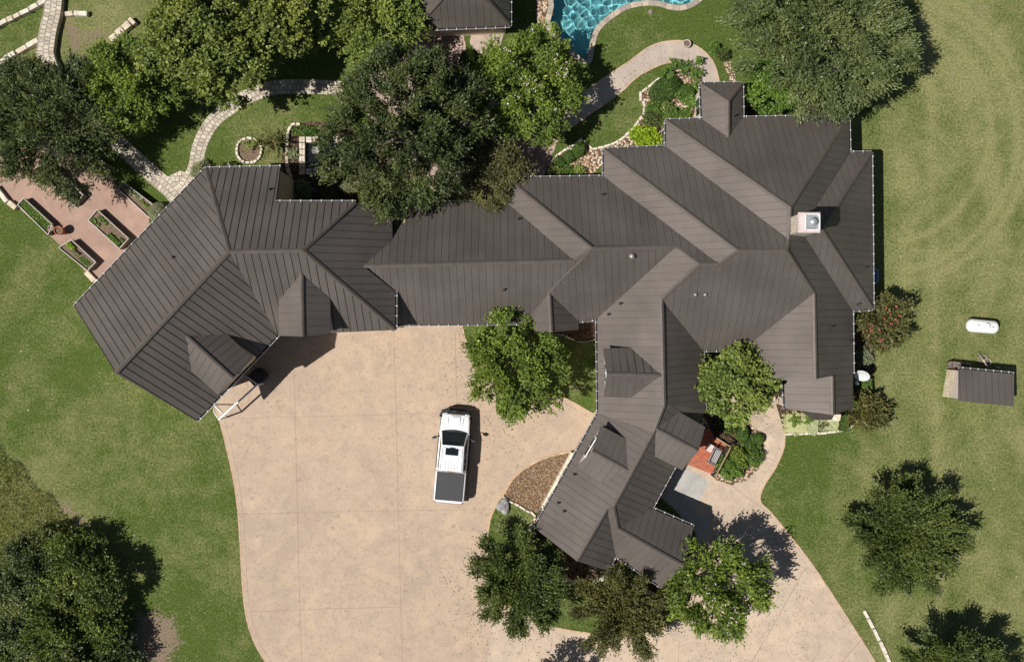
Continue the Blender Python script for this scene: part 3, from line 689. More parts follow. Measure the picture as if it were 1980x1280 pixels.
# ---------------------------------------------------------------- pool
def pool_build():
    root = empty('swimming_pool', (float(G(1200, -10)[0]), float(G(1200, -10)[1]), 0), label='curved swimming pool with turquoise rippled water and stone coping at the top edge', cat='swimming pool')
    off = np.array([root.location.x, root.location.y])
    loc = [np.array(p) - off for p in pool]
    ar = sum(loc[i][0] * loc[(i + 1) % len(loc)][1] - loc[(i + 1) % len(loc)][0] * loc[i][1] for i in range(len(loc)))
    if ar < 0: loc = loc[::-1]
    # basin
    m, nt, b = newmat('pool_plaster'); t = NT(nt); p = t.coord()
    c = t.mix(t.mr(t.noise(p, 1.2, 5), .35, .65), (.22, .46, .50), (.30, .54, .56))
    t.put(b.inputs['Base Color'], c); b.inputs['Roughness'].default_value = .8; b.inputs['Specular IOR Level'].default_value = 0.0
    mb = MB(); mb.poly(loc, None, -1.5); n = len(loc)
    mb.add([(q[0], q[1], 0.0) for q in loc] + [(q[0], q[1], -1.5) for q in loc], [(i, (i + 1) % n, n + (i + 1) % n, n + i) for i in range(n)])
    bo = mb.build('basin', m, root); bo.cycles.is_caustics_receiver = True
    # water
    m, nt, b = newmat('pool_water'); b.inputs['Base Color'].default_value = (.62, .93, .97, 1); b.inputs['Roughness'].default_value = 0.0
    b.inputs['Transmission Weight'].default_value = 1.0; b.inputs['IOR'].default_value = 1.33
    st_ = .045; L_ = np.array(loc); gx_ = np.arange(L_[:, 0].min() - .1, L_[:, 0].max() + .1, st_); gy_ = np.arange(L_[:, 1].min() - .1, L_[:, 1].max() + .1, st_)
    WX, WY = np.meshgrid(gx_, gy_); rw = np.random.default_rng(77); Z = np.zeros_like(WX)
    for k in range(26):                  # crossing ripples of many lengths
        lam = rw.uniform(.24, .78); an = rw.uniform(0, 6.28); wx_ = WX + .12 * np.sin(WY * 2.1 + k); wy_ = WY + .12 * np.sin(WX * 1.7 + 2 * k)
        Z += .0040 * (lam / .6) ** 1.7 * np.sin((wx_ * math.cos(an) + wy_ * math.sin(an)) * 2 * math.pi / lam + rw.uniform(0, 6.28))
    Z -= .09; ww, hh_ = len(gx_), len(gy_); ix = np.arange(ww * hh_).reshape(hh_, ww)
    mx_, my_ = (WX[:-1, :-1] + WX[1:, 1:]) / 2, (WY[:-1, :-1] + WY[1:, 1:]) / 2; ok_ = inside(mx_, my_, loc)
    qd = np.stack([ix[:-1, :-1], ix[:-1, 1:], ix[1:, 1:], ix[1:, :-1]], -1)[ok_]
    us = np.unique(qd); mp = -np.ones(ww * hh_, int); mp[us] = np.arange(len(us))
    wm = bpy.data.meshes.new('water'); wm.from_pydata(np.stack([WX.ravel(), WY.ravel(), Z.ravel()], 1)[us].tolist(), [], mp[qd].tolist())
    wm.polygons.foreach_set('use_smooth', [True] * len(wm.polygons)); wm.update()
    wo_ = link('water', wm, m, root); wo_.cycles.is_caustics_caster = True; sd.cycles.is_caustics_light = True
    mb = MB(); strip(mb, loc, .36, .07, 0, z0=-.05, closed=True, off=-.14); mb.build('coping', M['coping'], root)
pool_build()

# ---------------------------------------------------------------- the house
E, EA = 3.1, 5.0
V = {'a1':(397,326,EA),'a2':(143.5,592.7,EA),'a3':(223.5,721,0),'a4':(380,813,EA),'r1':(443,487,0),'r2':(585,484,0),
'a5':(541.7,323,EA),'a6':(533,391,0),'a7':(687,391,0),'a8':(757.5,395,EA),'v2':(759,464,EA),'v1':(702,514.4,0),'v3':(764,564,EA),'a9':(764,638,EA),'a10':(537,648,EA),
'b0':(762,393,E),'b2':(1110,504,0),'b3':(765,627.5,E),'b4':(1010,625,E),'c0':(979,391,E),'c1':(981,345,E),'c4':(1145,481,0),'c3':(1308,476.5,0),'n0':(1062,566,0),'n2':(1119,621,E),'g0':(1155,616,E),
'd0':(1168,342,E),'d1':(1168,289,E),'d2':(1288,284,E),'d3':(1427,485,0),'d4':(1521,485,0),'d5':(1389,510,0),'d6':(1353,511,0),
'e1':(1288,233,E),'e2':(1641,225,E),'e3':(1528,401,0),'e4':(1525,463,0),'m0':(1643,296,E),'m1':(1685,295,E),'m2':(1589,444,0),'m4':(1549,446,0),'m5':(1648,600,E),'m6':(1688,597,E),
't1':(1355,162,E),'t2':(1435,161,E),'t3':(1408,196,0),'t4':(1408,266,0),'t5':(1358,231,E),'t6':(1436,228,E),
's0':(1359,677,E),'s1':(1436,676,E),'p0':(1574,567,0),'p1':(1577,733,0),'p2':(1436,730,E),
'q0':(1650,790,E),'q1':(1610,802,0),'q2':(1609,727,0),'q3':(1518,790,E),'q4':(1516,728,E),
'f0':(1279,579,0),'f1':(1284,782,0),'f2':(1264,835,0),'f3':(1157,799,E),'f4':(1364,793,E),'f5':(1352,815,E),'f6':(1186,979,0),'f7':(1174,983,0),'f8':(1115,1084,0),'f9':(1034,1021,E),
'f11':(1260,983,E),'f12':(1174,1103,E),'j0':(1194,1022,0),'j1':(1190,1073,E),'j2':(1323,1095,0),'j3':(1278,1134,E),'j4':(1341,1018,E)}
# facet: wing, corners, eave line, pitch (rise per metre)
FC = {'AN':('a','a1 a5 a6 a7 r2 r1','a1 a5',.707),'ANW':('a','a2 a1 r1 a3','a1 a2',.694),'ASE':('a','a4 a3 r1 a10','a4 a10',.841),'AS':('a','r1 r2 a9 a10','a10 a9',.802),'AE':('a','r2 a7 a8 v2 v1 v3 a9','a8 a9',.811),
'BN':('b','v1 b2 c0 b0 v2','b0 c0',.772),'BS':('b','v1 b2 c4 n0 b4 b3 v3','b3 b4',.862),'CW':('c','c0 c1 c4 b2','c0 c1',.716),'CS':('c','c4 c3 g0 n2 n0','n2 g0',.898),'CN':('c','c1 d0 d5 d6 c3 c4','c1 d0',.738),
'DW':('d','d0 d1 d3 d5','d0 d1',.686),'DN':('d','d1 d2 e4 d4 d3','d1 d2',.70),'DS':('d','d5 d6 f0 s0 s1 p0 d4 d3','s0 s1',.848),
'UW':('u','d2 e1 e3 e4','d2 e1',.719),'UN':('u','e1 t5 t4 t6 e2 e3','e1 e2',.751),'UE':('u','e2 m0 m4 m5 q0 q1 q2 p1 p0 d4 e4 e3','m5 q0',.895),
'MN':('m','m0 m1 m2 m4','m0 m1',.744),'ME':('m','m1 m6 m2','m1 m6',.867),'MS':('m','m6 m5 m4 m2','m5 m6',.778),
'TN':('t','t1 t2 t3','t1 t2',.777),'TW':('t','t1 t3 t4 t5','t1 t5',.752),'TE':('t','t2 t6 t4 t3','t2 t6',.864),
'PW':('p','p0 p1 p2 s1','s1 p2',.798),'QW':('q','q2 q1 q3 q4','q3 q4',.698),
'EW':('e','c3 d6 f0 f1 f2 f3 g0','g0 f3',.747),'EE':('e','f0 f1 f4 s0','s0 f4',.908),
'FW':('f','f3 f2 f6 f7 f8 f9','f3 f9',.708),'FE':('f','f1 f4 f5 f11 j0 f6 f2','f5 f11',.902),'FB':('f','f7 f8 f12 j1','f12 j1',.901),
'JL':('j','f7 f6 j0 j2 j3 j1','j1 j3',.873),'JU':('j','j0 f11 j4 j2','f11 j4',.782)}
WING = {'a': 'tall garage wing roof at the left', 'b': 'long low linking roof between garage and main house', 'c': 'hipped roof over the middle of the house', 'd': 'central ridge roof of the main house', 'u': 'large hipped roof round the chimney', 'm': 'hipped roof over the projecting east bay',
 't': 'small hipped roof at the top of the house', 'p': 'side gable roof above the front walk', 'q': 'lower gable roof stepping down at the front', 'e': 'entry wing roof running down the picture', 'f': 'angled lower wing roof beside the gravel bed', 'j': 'short gable roof at the bottom end'}
house = empty('house', (0, 0, 0), label='sprawling stone house with brown standing seam metal roofs and many hips and gables', cat='house')
PLANE = {}
def mkplane(name, A, n, e_, t_): PLANE[name] = (e_, np.array(A[:2]), n, t_)
def hat(pl, px, py):                 # height where the pixel ray meets a roof plane
    e_, A, n, t_ = PLANE[pl]; x0 = G(px, py)
    return (e_ + t_ * (n @ x0 - n @ A)) / (1 + t_ * (n @ x0) / H)
def on(pl, px, py, up=0.0):
    h = hat(pl, px, py); p = P(px, py, h); p.z += up; return p
VH = {}
for f, (w, vs, ev, t_) in FC.items():
    a_, b_ = ev.split(); ea = V[a_][2]; A = G(*V[a_][:2]) * (1 - ea / H); B = G(*V[b_][:2]) * (1 - ea / H)
    n = np.array([-(B - A)[1], (B - A)[0]]); n /= np.linalg.norm(n)
    up = [k for k in vs.split() if V[k][2] == 0]
    c_ = np.mean([G(*V[k][:2]) for k in up], axis=0) * .91
    if n @ (c_ - A) < 0: n = -n
    mkplane(f, A, n, ea, t_)
    for k in vs.split(): VH.setdefault(k, []).append(hat(f, *V[k][:2]))
vh = {k: (V[k][2] if V[k][2] else float(np.mean(h))) for k, h in VH.items()}

def facet(mb, pts, pl, thick=.22, sp=.45, end=.10, mi=0, ribs=True):
    e_, A, n, t_ = PLANE[pl]; u = np.array([n[1], -n[0]]); cs = math.sqrt(1 + t_ * t_)
    uvs = [((p.x - A[0]) * u[0] + (p.y - A[1]) * u[1], ((p.x - A[0]) * n[0] + (p.y - A[1]) * n[1]) * cs) for p in pts]
    N = len(pts); P2 = [Vector((q_[0], q_[1], 0)) for q_ in uvs]
    ar = sum(uvs[i][0] * uvs[(i + 1) % N][1] - uvs[(i + 1) % N][0] * uvs[i][1] for i in range(N))
    tri = tessellate_polygon([P2]); fs = []
    for t3 in tri:
        a3, b3, c3 = (pts[i] for i in t3); nz = (b3 - a3).cross(c3 - a3).z
        fs.append(tuple(t3) if nz > 0 else tuple(t3[::-1]))
    mb.add(pts, fs, mi, uvs)
    low = [p - Vector((0, 0, thick)) for p in pts]
    mb.add(low, [f_[::-1] for f_ in fs], 1)
    flip = sum((pts[i].x * pts[(i + 1) % N].y - pts[(i + 1) % N].x * pts[i].y) for i in range(N)) < 0
    sd_ = [(i, N + i, N + (i + 1) % N, (i + 1) % N) if not flip else (i, (i + 1) % N, N + (i + 1) % N, N + i) for i in range(N)]
    mb.add(list(pts) + low, sd_, 1)
    if not ribs: return
    U = [q_[0] for q_ in uvs]; k0 = math.ceil((min(U) + .02) / sp); k1 = math.floor((max(U) - .02) / sp)
    nrm = Vector((-n[0] * t_, -n[1] * t_, 1)).normalized(); ud = Vector((u[0], u[1], 0)); vd = Vector((n[0], n[1], t_)).normalized()
    O = Vector((A[0], A[1], e_))
    for k in range(k0, k1 + 1):
        x = k * sp + .0007; cr = []
        for i in range(N):
            (x1, y1), (x2, y2) = uvs[i], uvs[(i + 1) % N]
            if (x1 > x) != (x2 > x): cr.append(y1 + (y2 - y1) * (x - x1) / (x2 - x1))
        cr.sort()
        for i in range(0, len(cr) - 1, 2):
            ya, yb = cr[i] + .02, cr[i + 1] - end
            if yb - ya < .12: continue
            a3 = O + ud * x + vd * ya; b3 = O + ud * x + vd * yb
            w2, hh = (.014, .038) if pl[0] == 'A' else (.008, .020)
            vs = [q_ + ud * sx + nrm * sz for q_ in (a3, b3) for sx, sz in ((-w2, -.005), (w2, -.005), (w2, hh), (-w2, hh))]
            mb.add(vs, [(0, 3, 2, 1), (4, 5, 6, 7), (0, 1, 5, 4), (1, 2, 6, 5), (2, 3, 7, 6), (3, 0, 4, 7)], 2)
roofs = {}; RM = [M['roof'], M['gutter_in'], M['seam']]
for w in WING:
    mb = MB()
    for f, (w_, vs, ev, t_) in FC.items():
        if w_ != w: continue
        facet(mb, [on(f, *V[k][:2]) for k in vs.split()], f)
    roofs[w] = mb.build('roof', RM, house); roofs[w]['label'] = WING[w]
def cap(parent, p, q, w=.13, mb=None):   # folded cap over a ridge or hip
    own = mb is None
    if own: mb = MB()
    p, q = Vector(p), Vector(q); d = (q - p).normalized(); x = d.cross(Vector((0, 0, 1))).normalized()
    dz = Vector((0, 0, -w * .62))
    vs = []
    for b_ in (p, q):
        for sx, z0 in ((-1, 0), (0, 1), (1, 0)): vs.append(b_ + x * sx * w + Vector((0, 0, .075)) + (dz if z0 == 0 else Vector((0, 0, 0))))
    vs += [v - Vector((0, 0, .05)) for v in vs]
    mb.add(vs, [(0, 1, 4, 3), (1, 2, 5, 4), (0, 3, 9, 6), (2, 8, 11, 5), (6, 7, 1, 0), (7, 8, 2, 1), (3, 4, 10, 9), (4, 5, 11, 10)])
    if own: mb.build('ridge_cap', M['cap'], parent)
def vp(k, dz=0.0): p = P(V[k][0], V[k][1], vh[k]); p.z += dz; return p
CAPS = {'a': ['r1 r2', 'a3 r1', 'r1 a1', 'r2 a7', 'r2 a9'], 'b': ['v1 b2'], 'c': ['b2 c4', 'c1 c4', 'c4 c3', 'c4 n0'], 'd': ['d3 d4', 'd1 d3', 'd5 d6'], 'u': ['e1 e3', 'e3 e2', 'e3 e4', 'd4 p0', 'e4 d4'],
        'm': ['m1 m2', 'm2 m6', 'm2 m4'], 't': ['t1 t3', 't2 t3', 't3 t4'], 'p': ['p0 p1'], 'q': ['q2 q1'], 'e': ['f0 f1', 'd6 f0', 'f1 f2'], 'f': ['f2 f6', 'f7 f8', 'f6 f7', 'f6 j0'], 'j': ['j0 j2']}
for w, l in CAPS.items():
    for s_ in l:
        a_, b_ = s_.split(); cap(roofs[w], vp(a_), vp(b_), .13 if a_ + b_ not in ('c4n0', 'f1f4') else .1)
for w, s_ in (('d', 'd3 d5'), ('c', 'c3 d6')):
    a_, b_ = s_.split(); cap(roofs[w], vp(a_), vp(b_), .08)
def gutter(parent, p, q, inward, sp=.62, white=True):
    p, q = Vector(p), Vector(q); d = (q - p).normalized(); n = Vector((-d.y, d.x, 0)).normalized()
    if n.dot(inward) > 0: n = -n
    mb = MB(); L = (q - p).length
    for off, w, z, h, mi in ((.055, .11, -.17, .015, 0), (.108, .016, -.11, .13, 1), (.004, .008, -.11, .13, 0)):
        o = n * off + Vector((0, 0, z)); mb.beam(p + o, q + o, w, h, mi)
    k = .25
    while k < L:
        c_ = p + d * k + n * .06 + Vector((0, 0, -.045)); mb.beam(c_ - n * .065, c_ + n * .065, .03, .02, 1)
        c2 = c_ + n * .055; mb.box(c2 + Vector((0, 0, .0)), (.06, .05, .04), 2, rz=math.atan2(d.y, d.x)); k += sp
    for e_ in (p, q): mb.box(e_ + n * .058 + Vector((0, 0, -.11)), (.02, .115, .13), 1, rz=math.atan2(d.y, d.x))
    return mb.build('gutter', [M['gutter_in'], M['gutter_out'], M['bracket']], parent)
GUT = [('a', 'a2 a1'), ('a', 'a1 a5'), ('a', 'a4 a10'), ('a', 'v3 a9'), ('b', 'b3 b4'), ('c', 'c0 c1'), ('c', 'c1 d0'), ('c', 'n2 g0'), ('d', 'd0 d1'), ('d', 'd1 d2'), ('u', 'd2 e1'), ('u', 'e1 t5'), ('u', 't6 e2'), ('u', 'e2 m0'),
       ('m', 'm0 m1'), ('m', 'm1 m6'), ('m', 'm6 m5'), ('t', 't1 t2'), ('t', 't1 t5'), ('t', 't2 t6'), ('e', 'g0 f3'), ('e', 's0 f4'), ('f', 'f3 f9'), ('f', 'f5 f11'), ('f', 'f12 j1'), ('j', 'j1 j3'), ('j', 'f11 j4'), ('q', 'q3 q4'), ('d', 's0 s1'), ('b', 'b0 c0')]
FOR = {}
for f, (w, vs, ev, t_) in FC.items():
    l = vs.split()
    for i in range(len(l)): FOR.setdefault(frozenset((l[i], l[(i + 1) % len(l)])), f)
for w, s_ in GUT:
    a_, b_ = s_.split(); f = FOR.get(frozenset((a_, b_)))
    if f is None: f = {'v3 a9': 'AE', 'b3 b4': 'BS'}.get(s_, 'BN')
    nn = PLANE[f][2]; gutter(roofs[w], vp(a_), vp(b_), Vector((nn[0], nn[1], 0)), white=(w != 'a'))
nn = PLANE['AN'][2]; gutter(roofs['a'], vp('a6'), vp('a7'), Vector((nn[0], nn[1], 0)))
nn = PLANE['UE'][2]; gutter(roofs['u'], vp('m5'), P(1649.3, 722, E), Vector((nn[0], nn[1], 0)))

# walls: closed runs just inside the eaves
def wallrun(keys, parent=house, inset=.14, name='wall', mat='stone', base=0.0, drop=.24):
    pts = [vp(k) if isinstance(k, str) else Vector(k) for k in keys]; N = len(pts)
    ar = sum(pts[i].x * pts[(i + 1) % N].y - pts[(i + 1) % N].x * pts[i].y for i in range(N)); sgn = 1 if ar > 0 else -1
    ins_ = []
    for i in range(N):
        a3, b3, c3 = pts[i - 1], pts[i], pts[(i + 1) % N]
        d1 = Vector((b3.x - a3.x, b3.y - a3.y)).normalized(); d2 = Vector((c3.x - b3.x, c3.y - b3.y)).normalized()
        n1 = Vector((-d1.y, d1.x)) * sgn; n2 = Vector((-d2.y, d2.x)) * sgn; m_ = (n1 + n2)
        k = inset / max(.35, (m_.length / 2)) if m_.length > .2 else inset
        m_ = m_.normalized() if m_.length > .2 else n1
        ins_.append(Vector((b3.x + m_.x * k, b3.y + m_.y * k, b3.z - drop)))
    mb = MB()
    for i in range(N):
        a3, b3 = ins_[i], ins_[(i + 1) % N]
        q_ = [(a3.x, a3.y, base), (b3.x, b3.y, base), (b3.x, b3.y, b3.z), (a3.x, a3.y, a3.z)]
        mb.add(q_, [(0, 1, 2, 3) if sgn > 0 else (3, 2, 1, 0)])
    return mb.build(name, M[mat], parent)
_nn = PLANE['ASE'][2]; _sb = Vector((_nn[0], _nn[1], 0)) * 1.35
_w4, _w10 = vp('a4') + _sb + Vector((0, 0, .9)), vp('a10') + _sb + Vector((0, 0, .9))
wallrun(['a2', 'a3', _w4, _w10, 'a9', 'v3', 'v2', 'a8', 'a7', 'a6', 'a5', 'a1'])
wallrun(['b0', 'c0', 'c1', 'd0', 'd1', 'd2', 'e1', 't5', 't1', 't2', 't6', 'e2', 'm0', 'm1', 'm6', 'm5', 'q0', 'q1', 'q3', 'q4', 'p2', 's1', 's0', 'f4', 'f5', 'f11', 'j4', 'j2', 'j3', 'j1', 'f12', 'f8', 'f9', 'f3', 'g0', 'n2', 'b4', 'b3'])

# dormers and small gables
def dormer(host, back, vL, vR, fL, fR, rf, front_base, name='dormer', window=None, label=None, mat='white', hostf=None, eave=None):
    root = empty(name, (0, 0, 0)); root.parent = house
    if label: root['label'] = label
    B_ = on(host, *back); hr = B_.z
    l_, r_ = on(host, *vL), on(host, *vR); he = (l_.z + r_.z) / 2 if eave is None else eave
    FL, FR, RF = P(*fL, he), P(*fR, he), P(*rf, hr)
    mb = MB(); sides = []
    for (vv, ff, tag) in ((l_, FL, 'l'), (r_, FR, 'r')):
        vv2 = Vector((vv.x, vv.y, he if abs(vv.z - he) < .6 else vv.z))
        A2 = np.array([ff.x, ff.y]); d = np.array([vv.x - ff.x, vv.y - ff.y]); d /= np.linalg.norm(d) + 1e-9
        n = np.array([-d[1], d[0]]); rr = np.array([RF.x, RF.y]) - A2
        if n @ rr < 0: n = -n
        t_ = (hr - he) / (n @ rr); pn = name + host + tag + str(back[0]); mkplane(pn, A2, n, he, t_)
        facet(mb, [vv2, ff, RF, B_], pn, thick=.12, end=.08)
    rf_o = mb.build('dormer_roof', RM, root); cap(rf_o, RF, B_, .11)
    # cheeks and gable front, set in from the roof edge
    axis = (B_ - RF); axis.z = 0; axis.normalize(); mbw = MB(); s_in = axis * .16
    cen = (FL + FR) / 2
    def inn(p, dz=-.14): w_ = Vector((cen.x - p.x, cen.y - p.y, 0)); w_ -= axis * w_.dot(axis); w_.normalize(); return p + s_in + w_ * .12 + Vector((0, 0, dz))
    a3, b3 = inn(FL), inn(FR); top = RF + s_in + Vector((0, 0, -.2)); c3, d3 = inn(l_, -.14), inn(r_, -.14)
    fb = front_base
    def dn(p): return Vector((p.x, p.y, fb))
    mbw.add([dn(a3), dn(b3), b3, top, a3], [(0, 1, 2, 3, 4)]); mbw.add([dn(a3), a3, c3, dn(c3)], [(0, 1, 2, 3)]); mbw.add([dn(b3), b3, d3, dn(d3)], [(3, 2, 1, 0)])
    mbw.build('dormer_wall', M[mat], root)
    if window:
        ww, wh, wz = window; c0 = (a3 + b3) / 2 - axis * .03; c0.z = wz; t_ = (b3 - a3); t_.z = 0; t_.normalize()
        wf = MB(); wf.box(c0 + Vector((0, 0, 0)), (ww + .16, .06, wh + .16), 0, rz=math.atan2(t_.y, t_.x)); fo = wf.build('window', M['white'], root)
        wg = MB()
        for sx in (-1, 1): wg.box(c0 + t_ * sx * ww / 4 - axis * .03, (ww / 2 - .06, .02, wh), 0, rz=math.atan2(t_.y, t_.x))
        wg.build('pane', M['glass'], fo)
    return root
dormer('AS', (583, 529), (538, 578), (639, 579), (540, 649.5), (639, 645), (585, 651), 0.0, window=(1.2, 1.2, 5.6), label='gabled wall dormer above the driveway', mat='stone')
dormer('ASE', (360, 650), (370, 718), (439, 646), (421.7, 763.7), (488.6, 691.8), (450, 731.5), 4.2, window=(1.0, .8, 6.2), label='slanted gable dormer above the goal frame', mat='cream')
dormer('EW', (1279, 725.5), (1217, 671.6), (1223.5, 768.5), (1166.7, 674), (1168, 767.5), (1173, 723.5), 3.4, window=(1.1, .7, 4.4), label='gable dormer on the entry wing', mat='pinkstucco')
dormer('FW', (1214, 909), (1209.6, 848), (1164, 934), (1161.6, 823), (1115, 902.6), (1145, 871.5), 3.3, window=(1.3, .9, 4.2), label='gable dormer on the angled wing', mat='pinkstucco', eave=None)
dormer('FE', (1267.6, 828), (1314, 796.5), (1266, 882), (1364, 825.6), (1319, 909), (1350, 872), .3, name='porch_gable', label='gabled porch roof above the brick terrace', mat='cream', eave=None)
dormer('BS', (1062, 566), (1012, 611), (1119, 621), (1012, 640), (1119, 638), (1066, 642), 0.0, name='gable_bay', label='small gable beside the driveway tree', mat='stone', eave=3.1)
# small bay roof at the lower gable
mb = MB(); bp = [P(1552, 797, 2.6), P(1573, 812, 2.2), P(1608, 812, 2.2), P(1612, 800, 2.6), P(1575, 795, 2.8)]
mb.add(bp + [p - Vector((0, 0, .12)) for p in bp], [(0, 1, 2, 3, 4), (5, 9, 8, 7, 6)] + [(i, i + 5, (i + 1) % 5 + 5, (i + 1) % 5) for i in range(5)])
mb.build('bay_roof', M['seam'], roofs['q'])
mb = MB(); mb.poly([P(1565, 798), P(1583, 808), P(1604, 808), P(1606, 796)], 0, 2.1); mb.build('wall', M['stone'], house)
# garage doors and windows on the driveway side, visible on the wall faces
def opening(a_, b_, t_, w, z0, h, kind='window'):
    p, q = vp(a_), vp(b_); d = (q - p); d.z = 0; L = d.length; d.normalize(); n = Vector((-d.y, d.x, 0))
    f = FOR.get(frozenset((a_, b_))); nn_ = PLANE[f][2] if f else np.array([0, 1.])
    if n.dot(Vector((nn_[0], nn_[1], 0))) > 0: n = -n
    c_ = p.lerp(q, t_); c_.z = z0 + h / 2; c_ = c_ - n * (.14 if kind == 'window' else 1.49); rz = math.atan2(d.y, d.x)
    mb = MB(); mb.box(c_ + n * .03, (w + .2, .07, h + .2), 0, rz=rz); fo = mb.build(kind, M['white'], house)
    mg = MB()
    if kind == 'garage_door':
        for k in range(4): mg.box(c_ + n * .07 + Vector((0, 0, (k - 1.5) * h / 4)), (w, .03, h / 4 - .04), 0, rz=rz)
        mg.build('door_panel', M['wood'], fo)
    else:
        for sx in (-1, 1): mg.box(c_ + n * .07 + d * sx * w / 4, (w / 2 - .05, .02, h), 0, rz=rz)
        mg.build('pane', M['glass'], fo)
opening('a4', 'a10', .25, 2.8, 0.02, 2.3, 'garage_door'); opening('a4', 'a10', .62, 2.8, 0.02, 2.3, 'garage_door')
for s_, ts in (('a2 a1', (.2, .5, .8)), ('b3 b4', (.2, .5, .8)), ('g0 f3', (.3, .65)), ('f3 f9', (.3, .55, .8)), ('m1 m6', (.2, .5, .8)), ('d1 d2', (.5,)), ('c1 d0', (.3, .7)), ('f5 f11', (.5, .8)), ('j1 j3', (.5,)), ('b0 c0', (.5, .8)), ('t1 t5', (.5,)), ('d2 e1', (.5,))):
    a_, b_ = s_.split()
    for t_ in ts: opening(a_, b_, t_, 1.1, .9, 1.4)
mb = MB(); A_, B_ = P(1103, 871), P(1037, 991); d_ = (B_ - A_).normalized(); n_ = Vector((-d_.y, d_.x, 0)); n_ = n_ if n_.x > 0 else -n_; L_ = (B_ - A_).length
for k in range(int(L_ / .42)):
    c_ = A_ + d_ * (.21 + .42 * k) + n_ * .35; mb.box((c_.x, c_.y, .45 + .02 * (k * 7 % 3)), (.405, .7, .9), 0, rz=math.atan2(d_.y, d_.x))
o = mb.build('plinth', M['ledge'], house, bevel=.015); o['label'] = 'pale stone ledge between the gravel bed and the angled wing'
# chimney: stone stack, metal cap and flue
def chimney():
    zt = 9.9; c0 = P(1547, 411, zt); c1 = P(1587.5, 448.5, zt); cx, cy = (c0.x + c1.x) / 2, (c0.y + c1.y) / 2; w, d = abs(c1.x - c0.x), abs(c1.y - c0.y)
    root = empty('chimney', (cx, cy, 0)); root.parent = house; root['label'] = 'pale stone chimney with a galvanised cap'
    mb = MB(); mb.box((0, 0, 7.6), (w - .1, d - .08, 4.2)); mb.build('stack', M['cream_stone'], root)
    mb = MB(); mb.box((0, 0, zt - .28), (w + .06, d + .06, .14)); mb.box((0, 0, zt - .18), (w - .04, d - .04, .08)); mb.build('cornice', M['pinkstucco'], root)
    mb = MB(); mb.box((.12, 0, zt - .08), (w - .5, d - .25, .1)); mb.box((.12, 0, zt + .05), (w - .62, d - .4, .06), taper=.9); mb.build('chimney_pan', M['flash'], root)
    mb = MB()
    for sx in (-1, 1): mb.box((.1 + sx * (w / 2 - .2), 0, zt + .02), (.05, d - .15, .16))
    for sy in (-1, 1): mb.box((.1, sy * (d / 2 - .1), zt + .02), (w - .4, .05, .16))
    mb.build('shroud_frame', M['white'], root)
    mb = MB(); mb.lathe((.08, 0, zt + .06), [(.15, 0), (.15, .22), (.23, .22), (.23, .27), (.12, .33), (.001, .35)], 20); mb.build('flue', M['flash'], root)
M['cream_stone'] = stone_wall_mat('pale_chimney_stone', (.3, .14), (.62, .54, .44), (.52, .44, .34), (.5, .44, .36))
chimney()
# vents on the roofs
def vent(w, pl, px, py, big=0):
    p = on(pl, px, py); mb = MB()
    if big == 2: mb.lathe((0, 0, 0), [(.11, -.1), (.11, .18), (.17, .2), (.17, .28), (.08, .34), (.001, .35)], 16); m_ = 'vent'
    elif big == 1: mb.lathe((0, 0, 0), [(.09, -.1), (.09, .1), (.13, .12), (.09, .2), (.001, .22)], 14); m_ = 'vent'
    else: mb.lathe((0, 0, 0), [(.11, -.08), (.10, .04), (.05, .07), (.045, .32), (.001, .32)], 10); m_ = 'vent_dark'
    mb.build('roof_vent', M[m_], house, loc=p)
for a_ in [('a', 'ANW', 336, 498), ('a', 'AN', 522, 367), ('b', 'BS', 975, 560), ('c', 'CN', 1166, 377), ('b', 'BN', 1003, 424), ('c', 'CS', 1221, 496, 2), ('d', 'DS', 1344, 570, 1), ('d', 'DS', 1363, 570, 1), ('e', 'EW', 1200, 587), ('e', 'EW', 1177, 608), ('f', 'FW', 1111, 917), ('f', 'FW', 1080, 972), ('f', 'FW', 1091, 988),
           ('t', 'TE', 1419, 224), ('u', 'UE', 1666, 410, 0), ('m', 'ME', 1673, 519), ('m', 'MS', 1659, 588), ('u', 'UE', 1607, 633), ('u', 'UE', 1643, 661)]: vent(*a_)

# ---------------------------------------------------------------- pool house and shed
def hip_building():
    e_ = 3.0; root = empty('pool_house', (0, 0, 0), label='pool house with a brown metal hip roof cut off by the top edge', cat='pool house')
    se, sw, ne, nw = P(986, 50, e_), P(800, 57, e_), P(986, -140, e_), P(800, -133, e_)
    ra, rb = P(897, -52, 6.3), P(897, -46, 6.3)
    mb = MB()
    for nm_, (p, q, pts) in {'ps': (sw, se, [sw, se, ra]), 'pe': (se, ne, [se, ne, rb, ra]), 'pn': (ne, nw, [ne, nw, rb]), 'pw': (nw, sw, [nw, sw, ra, rb])}.items():
        A2 = np.array([p.x, p.y]); d = np.array([q.x - p.x, q.y - p.y]); d /= np.linalg.norm(d); n = np.array([-d[1], d[0]])
        t_ = (ra.z - e_) / abs(n @ (np.array([ra.x, ra.y]) - A2)); n = n if n @ (np.array([ra.x, ra.y]) - A2) > 0 else -n
        mkplane(nm_, A2, n, e_, t_); facet(mb, pts, nm_)
    ro = mb.build('roof', RM, root)
    for p in (se, sw, ne, nw): cap(ro, ra if p in (se, sw) else rb, p)
    gutter(ro, sw, se, Vector((0, 1, 0))); gutter(ro, se, ne, Vector((-1, 0, 0)))
    wallrun([sw, se, ne, nw], root, .35, mat='cream')
    mb = MB(); mb.box((float(G(945, 61)[0]), float(G(945, 61)[1]), .2), (2.3, .25, .4)); mb.build('step', M['cream'], root)
hip_building()
